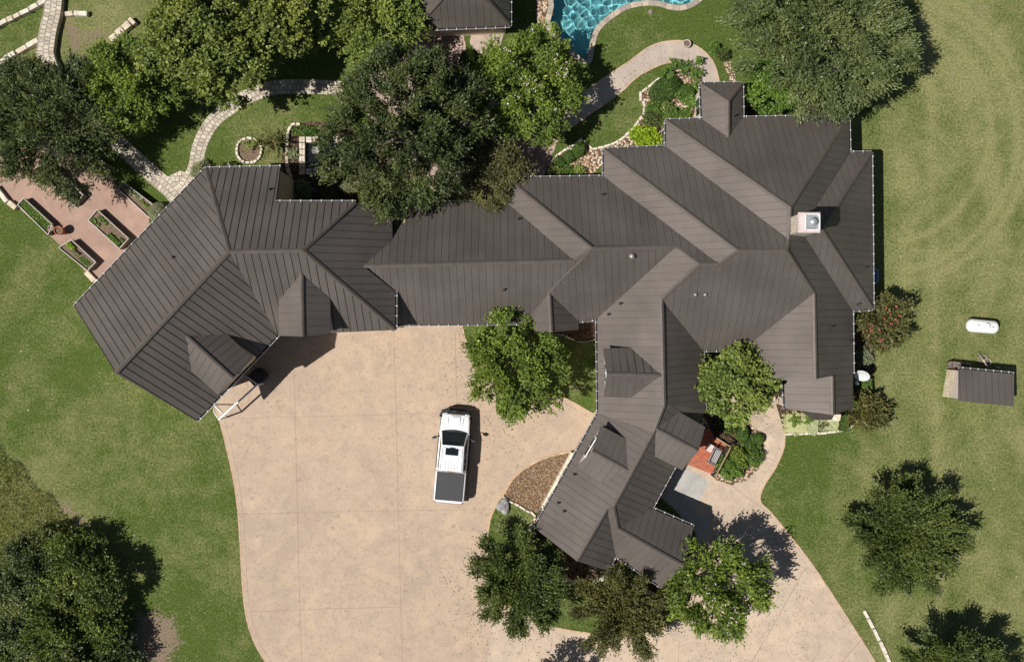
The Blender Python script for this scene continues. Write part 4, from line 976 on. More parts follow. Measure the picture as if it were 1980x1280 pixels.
def shed():
    root = empty('shed', P(1895, 745), label='small stone shed with a dark metal lean-to roof on the right lawn', cat='shed'); O = root.location
    n1, n2, s2, s1 = P(1854.5, 713, 1.95), P(1961, 723, 1.95), P(1960.5, 786, 2.55), P(1854, 775, 2.55)
    A2 = np.array([n1.x, n1.y]); d = np.array([n2.x - n1.x, n2.y - n1.y]); d /= np.linalg.norm(d); n = np.array([d[1], -d[0]])
    mkplane('shed', A2, n, 1.95, .6 / abs(n @ (np.array([s1.x, s1.y]) - A2))); mb = MB(); facet(mb, [n1, n2, s2, s1], 'shed', thick=.1, sp=.42, end=.02)
    ro = mb.build('roof', RM, root, loc=-O); gutter(ro, n1, n2, Vector((n[0], n[1], 0)), sp=.5)
    def ins_(p, dx, dy): return Vector((p.x + dx, p.y + dy, p.z - .12))
    a3, b3, c3, d3 = ins_(n1, .06, -.12), ins_(n2, -.15, -.12), ins_(s2, -.15, .12), ins_(s1, .06, .12)
    mb = MB(); q_ = [a3, b3, c3, d3]
    for i in range(4):
        p, r = q_[i], q_[(i + 1) % 4]; mb.add([(p.x, p.y, 0), (r.x, r.y, 0), (r.x, r.y, r.z if i != 3 else 1.3), (p.x, p.y, p.z if i != 3 else 1.3)], [(0, 1, 2, 3)])
    mb.build('wall', M['stone'], root, loc=-O)
    mb = MB(); mb.add([(a3.x, a3.y, 1.3), (d3.x, d3.y, 1.3), tuple(d3), tuple(a3)], [(0, 1, 2, 3)]); mb.build('gable_panel', M['pinkstucco'], root, loc=-O)
shed()

# ---------------------------------------------------------------- vehicles and objects
def truck():
    root = empty('pickup_truck', P(877, 877, 0), R_(-5), label='white crew cab pickup truck with a black bed cover parked on the driveway', cat='pickup truck')
    def loft(mb, secs, mi=0, n=6):     # (y, halfwidth, zlow, zhigh, corner)
        vs = []; per = 0
        for y, w, z0, z1, r in secs:
            ring = [(-w, z0)]
            for k in range(n + 1):
                a_ = math.pi / 2 * k / n; ring.append((-w + r - r * math.cos(a_), z1 - r + r * math.sin(a_)))
            for k in range(n + 1):
                a_ = math.pi / 2 * (1 - k / n); ring.append((w - r + r * math.cos(a_), z1 - r + r * math.sin(a_)))
            ring.append((w, z0)); per = len(ring); vs += [(x, y, z) for x, z in ring]
        m = len(secs); fs = [(i * per + k, (i + 1) * per + k, (i + 1) * per + k + 1, i * per + k + 1) for i in range(m - 1) for k in range(per - 1)]
        fs += [tuple(range(per)), tuple(range((m - 1) * per, m * per))[::-1]]
        mb.add(vs, fs, mi, sm=False)
    mb = MB()   # hood and cab sides
    loft(mb, [(2.72, .74, .55, 1.06, .10), (2.66, .88, .5, 1.14, .12), (2.3, .95, .5, 1.2, .14), (1.62, .97, .5, 1.27, .12), (1.45, .98, .5, 1.25, .10), (.3, .985, .5, 1.24, .08), (-.98, .985, .5, 1.24, .08)])
    loft(mb, [(-1.03, .99, .55, 1.38, .07), (-2.0, 1.0, .55, 1.38, .07), (-2.9, .99, .55, 1.38, .07), (-3.0, .93, .6, 1.34, .08)])
    body = mb.build('body', M['carwhite'], root, bevel=.02); [setattr(p, 'use_smooth', True) for p in body.data.polygons]
    # hood crease and scoop
    mb = MB(); mb.box((.02, 2.1, 1.235), (.62, .95, .045), taper=.88); mb.build('hood', M['carwhite'], root, bevel=.02)
    mb = MB()
    for sx in (-1, 1): mb.box((sx * .47, 2.0, 1.243), (.018, 1.1, .012), rz=sx * -.05)
    mb.box((0, 2.63, 1.18), (.6, .03, .03)); mb.build('hood_crease', M['steel'], root)
    # greenhouse
    def q3(a_): return [Vector(p) for p in a_]
    zb, zt = 1.22, 1.92
    bot = q3([(-.90, 1.62, zb + .02), (.90, 1.62, zb + .02), (.93, -1.0, zb), (-.93, -1.0, zb)]); top = q3([(-.74, .74, zt), (.74, .74, zt), (.79, -.93, zt - .03), (-.79, -.93, zt - .03)])
    mb = MB(); mb.add(bot + top, [(4, 5, 6, 7), (0, 1, 5, 4), (1, 2, 6, 5), (2, 3, 7, 6), (3, 0, 4, 7)]); mb.build('cab', M['carwhite'], root, bevel=.07)
    mb = MB(); ribs = MB()
    for k in range(5): ribs.box(((k - 2) * .2, -.42, zt - .005), (.05, .78, .025))
    ribs.build('roof_ribs', M['carwhite'], root, bevel=.008)
    def panel(name, a_, b_, c_, d_, mat='carglass', out=.014):
        a_, b_, c_, d_ = map(Vector, (a_, b_, c_, d_)); n = (b_ - a_).cross(d_ - a_).normalized() * out
        m_ = MB(); m_.add([p + n for p in (a_, b_, c_, d_)] + [p - n for p in (a_, b_, c_, d_)], [(0, 1, 2, 3), (7, 6, 5, 4), (0, 4, 5, 1), (1, 5, 6, 2), (2, 6, 7, 3), (3, 7, 4, 0)]); return m_.build(name, M[mat], root)
    def lp(a_, b_, t_): return a_.lerp(b_, t_)
    def face(i, j, k, l, u0, u1, v0, v1, name):   # sub rectangle of a side of the cab
        A, B, C, D = i, j, k, l
        def at(u, v): return lp(lp(A, B, u), lp(D, C, u), v)
        return panel(name, at(u0, v0), at(u1, v0), at(u1, v1), at(u0, v1))
    face(bot[0], bot[1], top[1], top[0], .04, .96, .03, .97, 'windshield')
    arc = MB(); N_ = 12; v0, v1 = [], []
    for k in range(N_ + 1):
        x = -.86 + 1.72 * k / N_; c_ = 1 - (x / .86) ** 2; v0.append((x, 1.60 + .13 * c_, zb + .055)); v1.append((x, 1.50, zb + .075))
    arc.add(v0 + v1, [(k, k + 1, N_ + 2 + k, N_ + 1 + k) for k in range(N_)]); arc.build('cowl', M['blackplastic'], root)
    wp = MB(); wp.tube([(-.7, 1.62, zb + .09), (-.05, 1.5, zb + .15)], [.012, .012], 5); wp.tube([(.0, 1.64, zb + .09), (.65, 1.48, zb + .15)], [.012, .012], 5); wp.build('wiper', M['blackplastic'], root)
    face(bot[2], bot[3], top[3], top[2], .12, .88, .2, .88, 'rear_window')
    for (A, B, C, D) in ((bot[1], bot[2], top[2], top[1]), (bot[3], bot[0], top[0], top[3])):
        fr = (A.y > 0)
        for u0, u1 in ((.12, .5), (.54, .93)):
            if not fr: u0, u1 = 1 - u1, 1 - u0
            face(A, B, C, D, u0, u1, .14, .82, 'side_window')
    mb = MB(); mb.box((-.02, .36, zt + .004), (.84, .46, .02)); mb.build('sunroof', M['carglass'], root, bevel=.008)
    mb = MB(); mb.box((0, .62, zt + .01), (.34, .05, .04)); mb.box((.48, .5, zt + .01), (.05, .06, .03)); mb.box((-.5, .6, zt + .01), (.05, .06, .03)); mb.build('roof_marker', M['blackplastic'], root)
    mb = MB(); mb.box((0, -.94, zt - .02), (.42, .04, .04)); mb.build('brake_light', M['red'], root)
    mb = MB()
    for sx in (-1, 1): mb.tube([(sx * .63, .6, zt - .0), (sx * .70, -.85, zt - .02)], [.018, .018], 6)
    mb.build('roof_rail', M['chrome'], root)
    mb = MB(); mb.box((0, -1.98, 1.40), (1.80, 1.84, .05)); o = mb.build('bed_cover', M['bedcover'], root, bevel=.015)
    mb = MB()
    for sx in (-1, 1): mb.box((sx * .86, -1.98, 1.43), (.03, 1.84, .02))
    mb.box((0, -1.1, 1.43), (1.7, .02, .015)); mb.box((0, -2.86, 1.43), (1.7, .03, .015)); mb.build('cover_rail', M['blackplastic'], o)
    mb = MB(); mb.box((0, -3.03, .98), (1.7, .08, .66)); mb.build('tailgate', M['carwhite'], root, bevel=.03)
    mb = MB(); mb.box((0, -3.1, .62), (1.85, .2, .2)); mb.build('rear_bumper', M['chrome'], root, bevel=.04)
    for sx in (-1, 1):
        mb = MB(); mb.box((sx * .9, -3.02, 1.05), (.14, .1, .45)); mb.build('tail_light', M['red'], root, bevel=.02)
        mb = MB(); mb.box((sx * .74, 2.68, .98), (.34, .16, .2), rz=sx * -.25); mb.build('headlight', M['lamp'], root, bevel=.03)
        mb = MB(); mb.box((sx * 1.12, 1.2, 1.33), (.36, .07, .06), rz=sx * -.18); mb.box((sx * 1.28, 1.13, 1.36), (.26, .15, .3), rz=sx * -.35); mb.build('side_mirror', M['blackplastic'], root, bevel=.03)
        mb = MB(); mb.box((sx * 1.28, 1.12, 1.52), (.2, .09, .02), rz=sx * -.35); mb.build('mirror_cover', M['chrome'], root, bevel=.008)
        mb = MB(); mb.box((sx * 1.02, .2, .42), (.16, 2.3, .06)); mb.build('running_board', M['blackplastic'], root, bevel=.02)
        for y in (.55, -.42):
            mb = MB(); mb.box((sx * .995, y, 1.08), (.035, .2, .035)); mb.build('door_handle', M['chrome'], root)
        for y in (1.98, -2.05):
            mb = MB(); mb.tube([(sx * 1.02, y, .41), (sx * .74, y, .41)], [.40, .40], 28, sm=False); w_ = mb.build('wheel', M['rubber'], root, bevel=.03)
            mb = MB(); mb.tube([(sx * 1.03, y, .41), (sx * .98, y, .41)], [.24, .26], 20, sm=False); mb.build('rim', M['chrome'], w_)
    mb = MB()                              # heavy black front bumper with hoop
    mb.tube([(-1.0, 2.45, .75), (-.88, 2.82, .75), (-.45, 3.0, .75), (.45, 3.0, .75), (.88, 2.82, .75), (1.0, 2.45, .75)], [.14] * 6, 8)
    mb.box((0, 2.9, .72), (1.1, .3, .34))
    for x in (-.55, .55): mb.tube([(x, 2.86, .75), (x * .95, 2.98, 1.1), (x * .8, 2.92, 1.28)], [.04, .04, .04], 6)
    mb.tube([(-.44, 2.92, 1.28), (.44, 2.92, 1.28)], [.04, .04], 6); mb.tube([(-.9, 2.75, 1.05), (-.5, 2.96, 1.1), (.5, 2.96, 1.1), (.9, 2.75, 1.05)], [.035] * 4, 6)
    for sx in (-1, 1): mb.tube([(sx * .9, 2.75, 1.05), (sx * .96, 2.5, .9)], [.035, .035], 6)
    mb.build('front_bumper', M['blackplastic'], root)
    mb = MB(); mb.box((0, 2.74, .92), (1.1, .06, .32)); mb.build('grille', M['blackplastic'], root)
truck()

def capsule(mb, p, q, r, n=20, mi=0):
    p, q = Vector(p), Vector(q); d = (q - p).normalized(); pts = []; rs = []
    for k in range(6): a_ = math.pi / 2 * (1 - k / 5); pts.append(p - d * r * .8 * math.sin(a_)); rs.append(max(.004, r * math.cos(a_)))
    for k in range(6): a_ = math.pi / 2 * k / 5; pts.append(q + d * r * .8 * math.sin(a_)); rs.append(max(.004, r * math.cos(a_)))
    mb.tube(pts, rs, n, mi)
def tank():
    root = empty('propane_tank', P(1898, 631, .6), R_(-5), label='white horizontal propane tank standing alone on the right lawn', cat='propane tank'); root.location.z = 0
    mb = MB(); capsule(mb, (-.7, 0, .68), (.7, 0, .68), .44, 28); mb.build('tank_body', M['tank'], root)
    mb = MB(); mb.lathe((.12, 0, 1.08), [(.22, 0), (.22, .1), (.16, .16), (.001, .18)], 20); mb.build('dome_lid', M['tank'], root)
    for x in (-.6, .6):
        mb = MB(); mb.box((x, 0, .14), (.14, .6, .28)); mb.build('leg', M['steel'], root)
    mb = MB(); mb.lathe((-.45, .05, 1.1), [(.04, 0), (.04, .06), (.001, .06)], 8); mb.lathe((.5, .0, 1.1), [(.04, 0), (.04, .06), (.001, .06)], 8); mb.lathe((-.62, .03, 1.09), [(.02, 0), (.02, .06), (.001, .06)], 8); mb.tube([(.12, .12, 1.14), (.12, .45, .75), (.12, .47, .1)], [.015] * 3, 6); mb.build('valve', M['blackplastic'], root)
tank()
def dish():
    root = empty('satellite_dish', P(1653, 727, 0), label='large white satellite dish beside the east wall of the house', cat='satellite dish')
    c = P(1667, 725, 1.75) - root.location; M_ = Matrix.Rotation(R_(54), 4, Vector((.88, -.47, 0)).normalized())
    mb = MB(); vs = []; n = 28
    prof = [(0.0001, 0), (.15, .012), (.3, .04), (.42, .075), (.5, .11)]
    for s_ in (0, -.03):
        for r, z in prof:
            for k in range(n): a_ = 2 * math.pi * k / n; v = M_ @ Vector((r * math.cos(a_), r * math.sin(a_), z + s_)); vs.append(v + c)
    m = len(prof); fs = []
    for o in (0, m * n): fs += [(o + i * n + k, o + i * n + (k + 1) % n, o + (i + 1) * n + (k + 1) % n, o + (i + 1) * n + k) for i in range(m - 1) for k in range(n)]
    fs += [((m - 1) * n + k, (m - 1) * n + (k + 1) % n, (2 * m - 1) * n + (k + 1) % n, (2 * m - 1) * n + k) for k in range(n)]
    mb.add(vs, fs, sm=True); mb.build('reflector', M['dish'], root)
    mb = MB(); b_ = c + M_ @ Vector((0, 0, -.05)); mb.tube([(0, 0, 0), (0, 0, 1.3), b_], [.04, .04, .03], 8)
    for dx, dy in ((-.35, .35), (-.4, 0), (-.35, -.35)): mb.tube([(dx, dy * .8, .75), (0, 0, 1.3)], [.02, .02], 6)
    mb.build('mast', M['white'], root)
    f = c + M_ @ Vector((-.22, -.42, .42)); mb = MB(); mb.tube([c + M_ @ Vector((-.2, -.42, .08)), f], [.018, .018], 6); mb.box(f, (.16, .2, .1), rz=.5); mb.build('feed_arm', M['dish'], root)
dish()
def goal():
    root = empty('soccer_goal', P(455, 770), label='white tubular goal frame standing at the corner of the garage', cat='goal frame'); O = root.location
    h = 1.75; T = [P(423, 811, h), P(497, 744, h)]; Bf = [Vector((p.x, p.y, .05)) for p in T]; rt = [P(414, 797, h) , P(484, 733, h)]; rb = [P(413, 782, .05), P(472, 726, .05)]
    def bar(name, p, q, r=.045):
        mb = MB(); mb.tube([p - O, q - O], [r, r], 8); mb.build(name, M['white'], root)
    bar('crossbar', T[0], T[1], .065)
    for i in (0, 1): bar('post', Bf[i], T[i], .06); bar('base_bar', Bf[i], rb[i]); bar('top_bar', T[i], rt[i], .04); bar('rear_strut', rt[i], rb[i], .04)
    bar('rear_bar', rb[0], rb[1])
goal()
def cart():
    root = empty('wheeled_bin', P(503, 727), R_(-48), label='black wheeled plastic bin in the garage shade beside the goal frame', cat='wheeled bin')
    mb = MB(); mb.poly([(-.36, -.5), (.36, -.5), (.42, -.4), (.42, .3), (.3, .5), (-.3, .5), (-.42, .3), (-.42, -.4)], .1, .85); mb.build('bin_body', M['blackplastic'], root, bevel=.05)
    mb = MB(); mb.poly([(-.40, -.54), (.40, -.54), (.46, -.44), (.46, .34), (.33, .54), (-.33, .54), (-.46, .34), (-.46, -.44)], .86, .93); mb.lathe((0, .05, .93), [(.24, 0), (.24, .03), (.2, .05), (.001, .055)], 20); mb.build('lid', M['blackplastic'], root, bevel=.03)
    mb = MB(); [mb.tube([(-.44, y, .8), (-.78, y, .95)], [.03, .03], 6) for y in (.1, .32)]; mb.tube([(-.78, .1, .95), (-.78, .32, .95)], [.03, .03], 6); mb.build('handle', M['blackplastic'], root)
    for y in (-.35, .35): mb = MB(); mb.tube([(.3, y - .05, .12), (.3, y + .05, .12)], [.12, .12], 14, sm=False); mb.build('wheel', M['rubber'], root)
cart()

def raised_bed(corners, h, label, plants, seed, soilmat='soil', group='raised garden beds on the granite patio'):
    pts = [P(x, y, h) for x, y in corners]; c = sum(pts, Vector()) / 4
    root = empty('raised_bed', (c.x, c.y, 0), label=label, cat='raised bed', group=group); O = Vector((c.x, c.y, 0))
    q_ = [p - O for p in pts]; mbb = MB(); mbr = MB()
    for i in range(4):
        p, r = q_[i], q_[(i + 1) % 4]
        mbb.beam((p.x, p.y, h / 2 - .02), (r.x, r.y, h / 2 - .02), .05, h - .04); mbr.beam((p.x, p.y, h), (r.x, r.y, h), .04, .03)
    mbb.build('side_board', M['wood'], root); mbr.build('rim', M['rim'], root)
    mb = MB(); mb.poly([(p.x * .97, p.y * .97) for p in q_], .02, h - .12); mb.build('soil', M[soilmat], root)
    rng = np.random.default_rng(seed); pos = []
    ex, ey = (q_[1] - q_[0]), (q_[3] - q_[0])
    for (u0, v0, r, hh, n, mt) in plants:
        cc = q_[0] + ex * u0 + ey * v0; d = unit(rng.normal(size=(n, 3))); d[:, 2] = np.abs(d[:, 2])
        sc3 = np.array([r * ex.length, r * ey.length if ey.length < ex.length else r * ey.length, hh])
        fr = rng.uniform(-1, 1, (n, 2)) * r
        p3 = np.array([list(q_[0] + ex * min(.96, max(.04, u0 + a_)) + ey * min(.93, max(.07, v0 + b_))) for a_, b_ in fr]); p3[:, 2] = h - .12 + rng.random(n) * hh
        link('plants', leaf_mesh('plants', p3, rng.normal(size=(n, 3)), unit(rng.normal(size=(n, 3)) * .6 + np.array([0, 0, 1])), .12 * rng.uniform(.6, 1.3, n), .07, rng.random(n)), FM[mt], root)
raised_bed([(46, 384), (101, 434), (93, 454), (34, 396)], .55, 'long raised bed of cropped grass beside the left lawn edge', [(.5, .5, .5, .06, 1500, 'green')], 1)
raised_bed([(187.5, 406), (248.5, 461.5), (230.6, 481), (170.6, 426)], .6, 'raised bed in the middle of the granite patio with sprouting greens', [(.25, .3, .14, .12, 160, 'green'), (.15, .75, .12, .14, 160, 'green'), (.75, .8, .18, .2, 420, 'green'), (.9, .4, .08, .15, 90, 'green')], 2)
raised_bed([(138, 464), (185, 507), (169, 523.5), (113.5, 479)], .6, 'raised bed nearest the garage roof with pale yellow foliage at one end', [(.14, .35, .14, .3, 260, 'lime'), (.38, .5, .14, .25, 240, 'silver'), (.8, .5, .2, .05, 260, 'green')], 3)
raised_bed([(239, 353), (301, 400), (289, 422), (228, 365)], .6, 'raised bed along the flagstone path with silvery herbs', [(.35, .4, .3, .18, 420, 'silver'), (.8, .6, .15, .15, 220, 'green')], 4)
raised_bed([(112, 328), (161, 378), (142.5, 398), (94, 349)], .6, 'raised bed half hidden under the dark oak', [(.6, .5, .4, .1, 500, 'oak')], 5)
raised_bed([(182, 298), (210, 323), (198, 336), (170, 311)], .6, 'short raised bed in the oak shade nearest the flagstone path', [(.5, .5, .4, .12, 200, 'green')], 6)
def pot(px, py, r, h, mat, label, cat='pot', name='plant_pot', soil=True):
    root = empty(name, P(px, py, h * .9), label=label, cat=cat); root.location.z = .03
    mb = MB(); mb.lathe((0, 0, 0), [(.001, 0), (r * .7, 0), (r * .95, h * .85), (r, h * .86), (r, h), (r * .84, h), (r * .8, h * .85)], 22); mb.build('pot', M[mat], root)
    if soil: mb = MB(); mb.lathe((0, 0, h * .86), [(r * .82, 0), (.001, .01)], 22); mb.build('soil', M['soil'], root)
    return root
pot(114, 446, .30, .75, 'terracotta', 'tall terracotta pot beside the grassy raised bed')
pot(99, 441, .19, .6, 'palepot', 'small pale round pot touching the end of the grassy raised bed')
pot(1328, 85, .27, .4, 'pinkpot', 'pale pink round planter at the outer bend of the garden walk')
root = empty('valve_cover', P(1258, 24), label='small round brown drain cover in the lawn below the pool', cat='drain cover')
mb = MB(); mb.lathe((0, 0, 0), [(.16, 0), (.16, .07), (.14, .09), (.001, .1)], 18); mb.build('lid', M['wood'], root)
root = empty('storage_tub', P(1690, 534, .3), label='blue plastic tub against the east wall in its shadow', cat='tub'); root.location.z = 0
mb = MB(); mb.poly([(-.2, -.42), (.14, -.42), (.2, -.36), (.2, .36), (.14, .42), (-.2, .42)], 0, .4); mb.build('tub_body', M['bluebin'], root, bevel=.04)
mb = MB(); strip(mb, [np.array(p) for p in [(-.22, -.44), (.16, -.44), (.22, -.38), (.22, .38), (.16, .44), (-.22, .44)]], .05, .44, 0, z0=.4, closed=True); mb.build('rim', M['flash'], root)

# low walls of separate stones
def block_wall(name, label, cat, line, w=.32, h=.3, sp=.7, mat='block', seed=0, group=None, z=0.0):
    rng = random.Random(seed); pts = [np.array(p, float) for p in line]; mb = MB()
    segs = [np.linalg.norm(pts[i + 1] - pts[i]) for i in range(len(pts) - 1)]; L = sum(segs)
    def at(s):
        for i, l in enumerate(segs):
            if s <= l or i == len(segs) - 1: return pts[i] + (pts[i + 1] - pts[i]) * (s / l), (pts[i + 1] - pts[i]) / l
            s -= l
    s = 0; c = pts[0]
    while s < L - .05:
        l = min(L - s, sp * rng.uniform(.65, 1.35)); p, d = at(min(L, s + l / 2)); hh = h * rng.uniform(.85, 1.1)
        mb.box((p[0] - c[0] + rng.uniform(-.02, .02), p[1] - c[1] + rng.uniform(-.02, .02), z + hh / 2), (max(.05, l - .035), w * rng.uniform(.85, 1.12), hh), rng.choice([0, 0, 1]), rz=math.atan2(d[1], d[0]) + rng.uniform(-.04, .04), taper=.94); s += l
    o = mb.build(name, [M[mat], M['block2']], None, loc=(c[0], c[1], 0), bevel=.02); setp(o, label, cat, group); return o
bw = block_wall
bw('stone_wall', 'low limestone block wall meeting the footbridge top in the upper left corner', 'wall', pix((-12, 58), (18, 42), (55, 25), (90, 5), (100, 0)), seed=1, h=.4)
bw('stone_wall', 'low limestone block wall below the footbridge on the left, ending in the dark oak', 'wall', pix((80, 80), (50, 96), (20, 113), (0, 126), (-15, 136)), seed=2, h=.4)
bw('stone_wall', 'short curved run of blocks on the right side of the footbridge', 'wall', pix((129, 31), (150, 28), (173, 30)), seed=3, h=.35)
bw('stone_wall', 'broken stone wall between the two crepe myrtles at upper left', 'wall', pix((216, 80), (240, 62), (262, 42)), w=.5, seed=4, h=.4)
bw('stone_wall', 'run of rough rocks under the small myrtle tree by the footbridge', 'wall', pix((150, 140), (180, 118), (210, 90)), w=.45, seed=5, h=.3, sp=.5)
bw('stone_curb', 'long hewn stone beside the grassy raised bed at the left edge', 'stone curb', pix((-5, 362), (12, 384), (36, 404)), w=.36, seed=6, h=.35, sp=1.1)
bw('stone_curb', 'single tan stone curb where the granite patio meets the garage roof', 'stone curb', pix((168, 525), (180, 538), (193, 548)), w=.36, seed=7, h=.3, sp=1.0)
bw('stone_curb', 'straight line of pale stones in the grass by the lower right driveway', 'stone curb', pix((1670, 1179), (1690, 1216), (1710, 1258), (1728, 1300)), w=.24, seed=8, h=.14, sp=.75, mat='block2')
bw('stone_edging', 'curving pale stone edging between pool lawn and river rocks', 'edging', smooth_line([G(*p) for p in [(1276, 152), (1255, 168), (1238, 184), (1245, 205), (1243, 222), (1232, 238), (1215, 258), (1195, 274), (1170, 284), (1145, 289)]], 4), w=.16, h=.14, sp=.5, seed=9, mat='block2')
bw('stone_edging', 'thin stone edging around the clipped bushes beside the patio', 'edging', smooth_line([G(*p) for p in [(1145, 289), (1125, 272), (1108, 282), (1080, 299), (1064, 322), (1060, 345)]], 4), w=.14, h=.12, sp=.45, seed=10, mat='block2')
bw('stone_edging', 'metal grey edging curve around the mulch next to the driveway tree', 'edging', smooth_line([G(*p) for p in [(1055, 648), (1085, 647), (1105, 656), (1125, 661), (1152, 656)]], 4), w=.09, h=.14, sp=.6, seed=11, mat='rock')
bw('stone_edging', 'white stone edging between the brown gravel and the island lawn', 'edging', smooth_line([G(*p) for p in [(972, 958), (985, 968), (1000, 975), (1016, 985), (1030, 993), (1038, 1004)]], 4), w=.14, h=.16, sp=.42, seed=12, mat='block2', z=.05)
bw('stone_edging', 'curved tan stone edging around the bed under the lowest wing', 'edging', smooth_line([G(*p) for p in [(1088, 1112), (1108, 1124), (1135, 1126), (1160, 1118), (1178, 1105)]], 4), w=.26, h=.3, sp=.5, seed=13, z=.05)
bw('stone_edging', 'stone planter edge at the lower left corner of the angled wing', 'edging', pix((1036, 1000), (1024, 1022), (1014, 1036), (1030, 1046)), w=.24, h=.3, sp=.5, seed=14, z=.05)
bw('stone_edging', 'stone planter edge below the short gable at the bottom', 'edging', pix((1225, 1128), (1250, 1142), (1272, 1152), (1284, 1138), (1292, 1125)), w=.24, h=.3, sp=.5, seed=15, z=.05)
bw('stone_edging', 'pale stone edging along the pale groundcover bed', 'edging', smooth_line([G(*p) for p in [(1518, 839), (1545, 838), (1590, 837), (1625, 832), (1645, 824), (1660, 812)]], 4), w=.17, h=.16, sp=.5, seed=16, mat='block2')
ring = [G(482, 292) + 24 / S * np.array([math.cos(a_), math.sin(a_)]) for a_ in np.linspace(0, 2 * math.pi, 25)]
bw('stone_ring', 'ring of pale stones around a small bed in the garden lawn', 'stone ring', ring, w=.16, h=.2, sp=.35, seed=17, mat='block2')
bw('stone_edging', 'curved line of stones around the fountain bed', 'edging', smooth_line([G(*p) for p in [(582, 241), (566, 243), (558, 255), (556, 275), (555, 300), (558, 330), (566, 346)]], 4), w=.2, h=.2, sp=.4, seed=18)
sheet('ring_bed', [(482 + 22 * math.cos(a_), 292 + 22 * math.sin(a_)) for a_ in np.linspace(0, 6.1, 18)], 'soil', .03)
# square fountain basin
def fountain():
    root = empty('fountain_basin', P(620, 301), label='square stone pond wall with dark water half under the big oak', cat='pond')
    O = root.location; x0, x1, y0, y1 = 579, 662, 265, 337; mb = MB()
    pts = [P(x, y, .5) - O for x, y in ((x0 + 5, y0 + 5), (x1, y0 + 5), (x1, y1 - 5), (x0 + 5, y1 - 5))]
    for i in range(4):
        p, r = pts[i], pts[(i + 1) % 4]; L = (r - p).length; k = int(L / .4); d = (r - p) / L
        for j in range(k + 1):
            for s_ in (-.1, .1):
                c_ = p + d * (L * j / k); n_ = Vector((-d.y, d.x, 0)); mb.box((c_.x + n_.x * s_, c_.y + n_.y * s_, .24), (.37, .17, .5 + .03 * ((j * 7 + i) % 3)), (j + i) % 2, rz=math.atan2(d.y, d.x))
    mb.build('pond_wall', [M['block'], M['block2']], root, bevel=.015)
    m, nt, b = newmat('dark_pond_water'); b.inputs['Base Color'].default_value = (.008, .01, .009, 1); b.inputs['Roughness'].default_value = .05
    mb = MB(); mb.poly([(p.x, p.y) for p in pts], .0, .2); mb.build('water', m, root)
    q_ = P(611, 292, .35) - O; mb = MB(); mb.lathe((q_.x, q_.y, .2), [(.05, 0), (.08, .2), (.24, .3), (.26, .3), (.24, .27), (.001, .2)], 16); mb.build('fountain_bowl', M['rock'], root)
fountain()
def boulder(px, py, r, h, label, seed):
    rng = np.random.default_rng(seed); bm = bmesh.new(); bmesh.ops.create_icosphere(bm, subdivisions=3, radius=1)
    for v in bm.verts:
        d = np.array(v.co); k = 1 + .22 * math.sin(d[0] * 3 + seed) * math.cos(d[1] * 4) + .1 * math.sin(d[2] * 7 + d[0] * 5); v.co = v.co * k; v.co.x *= r; v.co.y *= r * 1.25; v.co.z *= h
    me = bpy.data.meshes.new('boulder'); bm.to_mesh(me); bm.free(); me.materials.append(M['rock'])
    o = link('boulder', me, None, None, P(px, py, h * .4)); o.location.z = h * .35; setp(o, label, 'boulder')
boulder(973, 978, .42, .38, 'grey boulder in the island lawn beside the driveway', 3)

# brick terrace with bench and railing
def terrace():
    pts = [(1385, 845), (1404, 857), (1374, 915), (1329, 897), (1345, 860), (1364, 826)]
    o = sheet('brick_terrace', pts, 'brick', .32, uvs=True)
    st = empty('bench', P(1378, 880), R_(64), label='grey metal slatted bench on the red brick terrace', cat='bench')
    mb = MB(); [mb.box((0, y, .78), (1.15, .07, .03)) for y in (-.2, -.1, 0, .1, .2)]; mb.build('seat', M['bench'], st)
    mb = MB(); [mb.box((0, .29 + .02 * k, .9 + .1 * k), (1.15, .03, .07)) for k in range(4)]; [mb.box((x, .3, .95), (.05, .05, .6)) for x in (-.56, .56)]; mb.build('backrest', M['bench'], st)
    for x in (-.52, .52):
        for y in (-.2, .22): mb = MB(); mb.box((x, y, .55), (.05, .05, .45)); mb.build('leg', M['iron'], st)
        mb = MB(); mb.box((x, 0, 1.0), (.06, .5, .04)); mb.build('armrest', M['iron'], st)
    ch = empty('side_table', P(1368, 863), R_(60), label='small white and grey table at the upper end of the bench', cat='table'); mb = MB(); mb.box((0, 0, .8), (.5, .42, .04)); mb.build('table_top', M['pinkpot'], ch, bevel=.01)
    for x in (-.2, .2):
        for y in (-.16, .16): mb = MB(); mb.box((x, y, .55), (.03, .03, .46)); mb.build('leg', M['iron'], ch)
    rl = empty('railing', (0, 0, 0), label='black iron railing with a tan handrail round the brick terrace', cat='railing')
    A_, B_, C_ = P(1377, 842, 0), P(1405, 860, 0), P(1375, 917, 0); mr_, mi_ = MB(), MB()
    for p, q_ in ((A_, B_), (B_, C_)):
        mr_.beam((p.x, p.y, 1.25), (q_.x, q_.y, 1.25), .07, .05); mi_.beam((p.x, p.y, .42), (q_.x, q_.y, .42), .03, .03)
        n = int((q_ - p).length / .13)
        for k in range(n + 1): c_ = p.lerp(q_, k / n); mi_.box((c_.x, c_.y, .78), (.018, .018, .92))
    mr_.build('handrail', M['railwood'], rl); mi_.build('balusters', M['iron'], rl)
    for p in (A_, B_, C_): mb = MB(); mb.box((p.x, p.y, .64), (.08, .08, 1.27)); mb.build('post', M['iron'], rl)
terrace()
